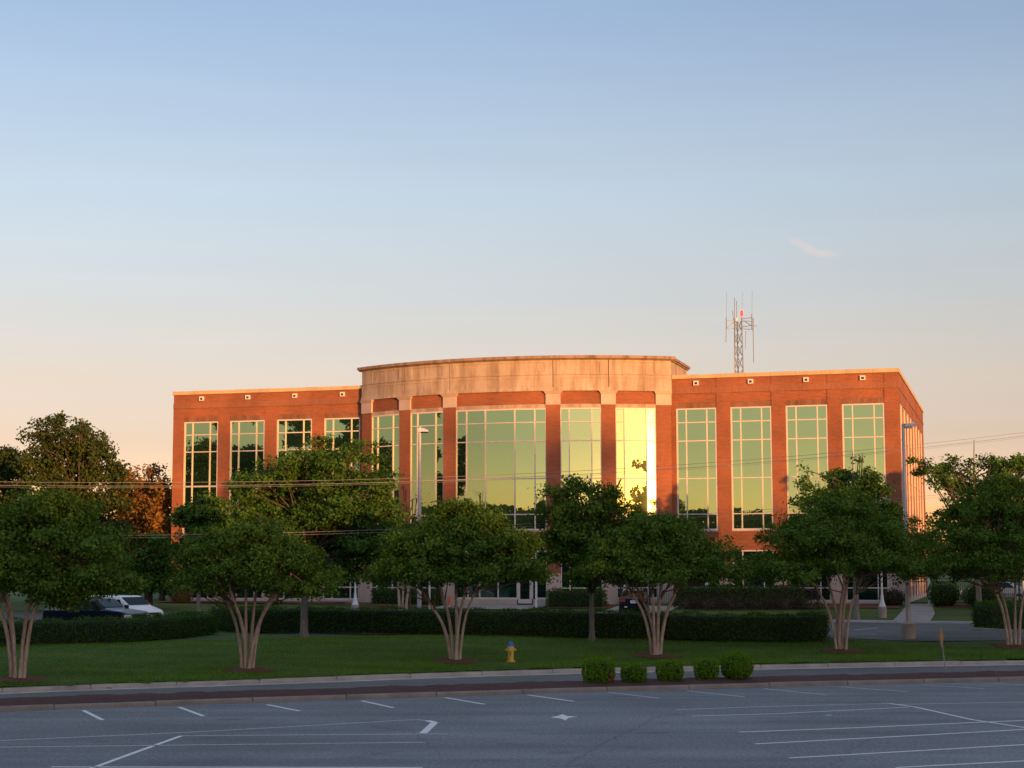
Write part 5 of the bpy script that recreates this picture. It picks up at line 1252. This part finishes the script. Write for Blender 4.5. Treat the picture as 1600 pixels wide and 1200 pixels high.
# ---- overhead wires, strung between two poles out of the picture
def wire_y(X): return 79 + .38 * X
def on_wire(px, py):
    D = ray(px, py); t = 79 / (D[1] - .38 * D[0]); return D[0] * t, D[1] * t, HC + D[2] * t
def wire(pts, rad, label):
    Q = np.array([on_wire(*p) for p in pts]); c = np.polyfit(Q[:, 0], Q[:, 2], 2); xs_ = np.linspace(-44, 44, 60)
    P = np.c_[xs_, wire_y(xs_), np.polyval(c, xs_)]; o = P[30]
    mb = MB(); mb.tube(P - o, rad, 5, cap=False); tag(mb.build('power_line', M['wire'], None, tuple(o)), label, 'power line', 'overhead wires'); return P
up = [(0, 752.5), (355, 753), (640, 748), (820, 739.5), (1060, 728), (1229, 712), (1450, 692), (1600, 676.5)]
ends = []
ends.append(wire(up, .009, 'highest of the thin wires crossing in front of the building'))
ends.append(wire([(x, y + 5.5) for x, y in up], .011, 'second wire, just under the highest, crossing before the windows'))
ends.append(wire([(x, y + 8) for x, y in up], .006, 'faint third wire of the upper three wires'))
lo_ = [(0, 838), (190, 836), (430, 832.5), (560, 829), (840, 819), (980, 811), (1250, 790), (1400, 779), (1490, 772)]
ends.append(wire(lo_, .009, 'upper of the two low wires passing behind the crape myrtle crowns'))
ends.append(wire([(x, y + 4) for x, y in lo_], .007, 'lower of the two low wires passing behind the crape myrtle crowns'))
for i, lab in ((0, 'wooden utility pole left of the picture holding the wires'), (-1, 'wooden utility pole right of the picture holding the wires')):
    x, y = ends[0][i][:2]; zt = max(e[i][2] for e in ends); z0 = float(ter(x, y)); up_ = empty('utility_pole', (x, y, z0), label=lab, cat='utility pole')
    mb = MB(); mb.tube([(0, .14, -.5), (0, .14, zt - z0 + .6)], [.15, .1], 10); mb.build('pole', M['bark_dark'], up_)

# ================================================================ VEHICLES
def car(name, loc, rz, label, cat, prof, W, belt, paint, wheels, wr, group=None, hull_z=.26, glass=(), side_glass=(), lamps='front', plate=False, nose_r=.18):
    """body lofted along x (front = +x) from (x, roof or bonnet height, width factor at the top); glass, wheels, lamps as parts"""
    r = empty(name, loc, rz, label=label, cat=cat, group=group)
    def ring(x, zt, wt, wb_):
        w = W / 2 * wb_; zb = min(belt, zt - .02); t = w * wt; low = hull_z
        return [(x, -w * .86, low), (x, -w * .97, low + .14), (x, -w, (low + zb) / 2 + .05), (x, -w * .975, zb), (x, -t, zt - .07 if zt > belt + .1 else zt - .015), (x, -t * .86, zt), (x, t * .86, zt), (x, t, zt - .07 if zt > belt + .1 else zt - .015), (x, w * .975, zb), (x, w, (low + zb) / 2 + .05), (x, w * .97, low + .14), (x, w * .86, low)]
    mb = MB(); Rg = [ring(*p) for p in prof]; n = 12; mb.add([q for g_ in Rg for q in g_], [(a * n + c, a * n + (c + 1) % n, (a + 1) * n + (c + 1) % n, (a + 1) * n + c) for a in range(len(Rg) - 1) for c in range(n)] + [tuple(range(n - 1, -1, -1)), tuple((len(Rg) - 1) * n + c for c in range(n))])
    body = mb.build('body', M[paint], r)
    bv = body.modifiers.new('bevel', 'BEVEL'); bv.width = .03; bv.segments = 2; bv.limit_method = 'ANGLE'; bv.angle_limit = R(24)
    def at(x):
        for p, q in zip(prof[:-1], prof[1:]):
            if p[0] <= x <= q[0]:
                f = (x - p[0]) / (q[0] - p[0] + 1e-9); return [p[i] + (q[i] - p[i]) * f for i in range(4)]
    for (nm, x0, x1, ins) in glass:        # sloping end glass between two stations
        a, b_ = at(x0), at(x1); d = np.array([b_[0] - a[0], 0, b_[1] - a[1]]); d /= np.linalg.norm(d); nn_ = np.array([-d[2], 0, d[0]]) 
        if nn_[2] < 0: nn_ = -nn_
        V = []
        for (p, e) in ((a, ins), (b_, -ins)):
            w = W / 2 * p[3] * p[2] * .90; c = np.array([p[0], 0, p[1]]) + d * e
            for s2 in (-1, 1):
                for k2 in (.004, .018): V.append(tuple(c + np.array([0, s2 * w, 0]) + nn_ * k2))
        mb = MB(); mb.add(V, [(1, 3, 7, 5), (0, 4, 6, 2), (0, 1, 5, 4), (2, 6, 7, 3), (0, 2, 3, 1), (4, 5, 7, 6)]); mb.build(nm, M['glass_car'], r)
    for pts in side_glass:                # polygons (x, z) on both sides
        for s2 in (-1, 1):
            V = []
            for k2 in (.0, .022):
                for (x, z) in pts:
                    p = at(x); w0 = W / 2 * p[3] * .975; w1 = W / 2 * p[3] * p[2]; f = min(1, max(0, (z - belt) / max(.05, p[1] - .07 - belt)))
                    V.append((x, s2 * (w0 + (w1 - w0) * f + k2 - .006), z))
            m_ = len(pts); mb = MB(); mb.add(V, [tuple(range(m_)), tuple(range(2 * m_ - 1, m_ - 1, -1))] + [(i, (i + 1) % m_, m_ + (i + 1) % m_, m_ + i) for i in range(m_)]); mb.build('side_window', M['glass_car'], r)
    for x in wheels:
        for s2 in (-1, 1):
            y = s2 * (W / 2 - .09); wh = MB(); wh.lathe([(wr * .62, -.1), (wr * .94, -.1), (wr, -.07), (wr, .07), (wr * .94, .1), (wr * .62, .1)], 20, (0, 0, 0), 0, 'y'); w_o = wh.build('wheel', M['rubber'], r, (x, y, wr))
            wh = MB(); wh.lathe([(wr * .2, -.108), (wr * .58, -.112), (wr * .62, -.09), (wr * .62, .09), (wr * .58, .112), (wr * .2, .108)], 16, (0, 0, 0), 0, 'y'); wh.build('rim', M['chrome'], w_o)
    return r, at
# white van, facing right and a little to the viewer
def seat(px, Y): 
    D = ray(px, 950); X = D[0] / D[1] * Y; return X, Y, float(ter(X, Y)) + .035
bx, by, bz = seat(188, 92)
bz = HC + ray(190, 930)[2] / ray(190, 930)[1] * by - 1.75
van, at = car('white_van', (bx, by, bz), R(-36), 'white van with a sloping bonnet parked beyond the left hedge', 'van',
    [(-2.5, 1.64, .88, .94), (-2.42, 1.72, .88, .97), (-1.0, 1.75, .87, 1), (.62, 1.73, .86, 1), (.85, 1.68, .84, 1), (1.5, 1.24, .82, .99), (1.62, 1.20, .86, .985), (2.22, 1.02, .86, .95), (2.42, .90, .87, .90), (2.48, .55, .9, .86)], 1.9, 1.14, 'white', (-1.55, 1.55), .33,
    glass=(('windscreen', .87, 1.5, .03), ), side_glass=([(.2, 1.18), (1.2, 1.18), (.86, 1.54), (.2, 1.57)], [(-.8, 1.18), (.08, 1.18), (.08, 1.57), (-.8, 1.57)], [(-2.2, 1.18), (-.92, 1.18), (-.92, 1.57), (-2.2, 1.55)]))
mb = MB(); mb.box(2.37, 2.50, -.46, .46, .76, .88); mb.build('grille', M['metal_black'], van)
mb = MB(); mb.box(2.30, 2.52, -.82, .82, .40, .56); mb.build('bumper', M['metal_grey'], van)
for s_ in (-1, 1):
    mb = MB(); mb.box(2.28, 2.45, s_ * .63 - .15, s_ * .63 + .15, .76, .90); mb.build('headlight', M['lens_clear'], van)
    mb = MB(); mb.box(1.12, 1.26, s_ * 1.06 - .1, s_ * 1.06 + .1, 1.18, 1.34); mb.build('mirror', M['metal_black'], van)
# dark blue pickup in front of it
bx, by, bz = seat(153, 86.5); bz = HC + ray(150, 935)[2] / ray(150, 935)[1] * by - 1.74
pk_, at = car('dark_pickup', (bx, by, bz), R(-27), 'dark navy pickup truck in front of the white van, half under the leftmost crape myrtle', 'pickup truck',
    [(-2.75, 1.10, .93, .95), (-2.7, 1.16, .93, .97), (-1.0, 1.18, .93, 1), (-.95, 1.20, .93, 1), (-.78, 1.68, .80, 1), (-.3, 1.74, .79, 1), (.45, 1.72, .79, 1), (1.05, 1.30, .84, 1), (1.2, 1.25, .90, 1), (2.3, 1.13, .90, .98), (2.56, 1.02, .92, .93), (2.64, .6, .95, .9)], 1.94, 1.16, 'navy', (-1.7, 1.7), .38, hull_z=.36,
    glass=(('windscreen', .48, 1.04, .03), ('rear_window', -.93, -.80, .03)), side_glass=([(-.7, 1.22), (.14, 1.22), (.14, 1.60), (-.6, 1.61)], [(.22, 1.22), (.92, 1.22), (.52, 1.58), (.22, 1.60)]))
mb = MB(); mb.box(2.55, 2.67, -.5, .5, .76, .97); mb.build('grille', M['metal_black'], pk_)
mb = MB(); mb.box(2.5, 2.72, -.9, .9, .48, .64); mb.build('bumper', M['chrome'], pk_)
for s_ in (-1, 1):
    mb = MB(); mb.box(2.44, 2.645, s_ * .72 - .2, s_ * .72 + .2, .82, .98); mb.build('headlight', M['lens_clear'], pk_)
    mb = MB(); mb.box(.84, .98, s_ * 1.07 - .1, s_ * 1.07 + .1, 1.22, 1.40); mb.build('mirror', M['navy'], pk_)
mb = MB(); mb.tube([(-2.6, -.86, 1.19), (-1.1, -.86, 1.21)], .03, 6); mb.build('bed_rail', M['chrome'], pk_)
# black sedan seen from behind on the driveway
X, Y = wb(10.0, 9.4); D = ray(991.5, 945); X = D[0] / D[1] * Y
sed_prof = [(-2.22, .62, .95, .90), (-2.2, .92, .93, .93), (-2.1, .99, .90, .96), (-1.62, 1.02, .88, 1), (-.85, 1.39, .74, 1), (-.2, 1.44, .73, 1), (.5, 1.40, .73, 1), (1.3, 1.0, .82, 1), (1.45, .96, .88, .99), (2.05, .84, .88, .95), (2.25, .66, .92, .88), (2.28, .5, .94, .86)]
sed_glass = dict(glass=(('rear_window', -1.58, -.88, .04), ('windscreen', .53, 1.28, .04)), side_glass=([(-1.1, .99), (-.1, .99), (-.1, 1.32), (-.75, 1.31)], [(-.02, .99), (1.05, .97), (.5, 1.30), (-.02, 1.32)]))
sed, at = car('black_sedan', (X, Y, float(ter(X, Y)) - .02), R(84), 'black sedan seen from behind with a pale number plate, parked at the fence', 'car', sed_prof, 1.72, .96, 'black', (-1.35, 1.38), .31, **sed_glass)
for s_ in (-1, 1):
    mb = MB(); mb.box(-2.245, -2.06, s_ * .62 - .15, s_ * .62 + .15, .74, .90); mb.build('tail_light', M['lens_red'], sed)
mb = MB(); mb.box(-2.262, -2.2, -.78, .78, .36, .56); mb.build('bumper', M['black'], sed)
mb = MB(); mb.box(-2.262, -2.215, -.16, .16, .66, .82); pl = mb.build('number_plate', M['plate'], sed)
mb = MB()
for k in range(6): mb.box(-2.2655, -2.2625, -.115 + k * .04, -.088 + k * .04, .705, .775)
mb.build('plate_characters', M['plate_ink'], pl)
mb = MB(); mb.lathe([(.045, 0), (.045, .012)], 12, (0, 0, 0), 0, 'x'); mb.build('badge', M['chrome'], sed, (-2.236, 0, .9))
mb = MB(); mb.box(-2.275, -2.26, .36, .52, .41, .48); mb.build('reflector', M['plate'], sed)
# two cars behind the long fence
for t_, d_, rz, key, lab in ((31.2, -4.2, 95, 'silver', 'silver-blue car parked behind the long black fence, nearest the gate'), (35.5, -4.6, 92, 'navy', 'dark blue car parked behind the long black fence, near the right edge')):
    X, Y = wb(t_, d_); c_, _ = car('parked_car', (X, Y, 1.71), R(rz - 16 + 90), lab, 'car', sed_prof, 1.76, .96, key, (-1.35, 1.38), .31, group='cars parked behind the fence', **sed_glass)
    for s_ in (-1, 1):
        mb = MB(); mb.box(2.1, 2.29, s_ * .6 - .17, s_ * .6 + .17, .62, .76); mb.build('headlight', M['lens_clear'], c_)
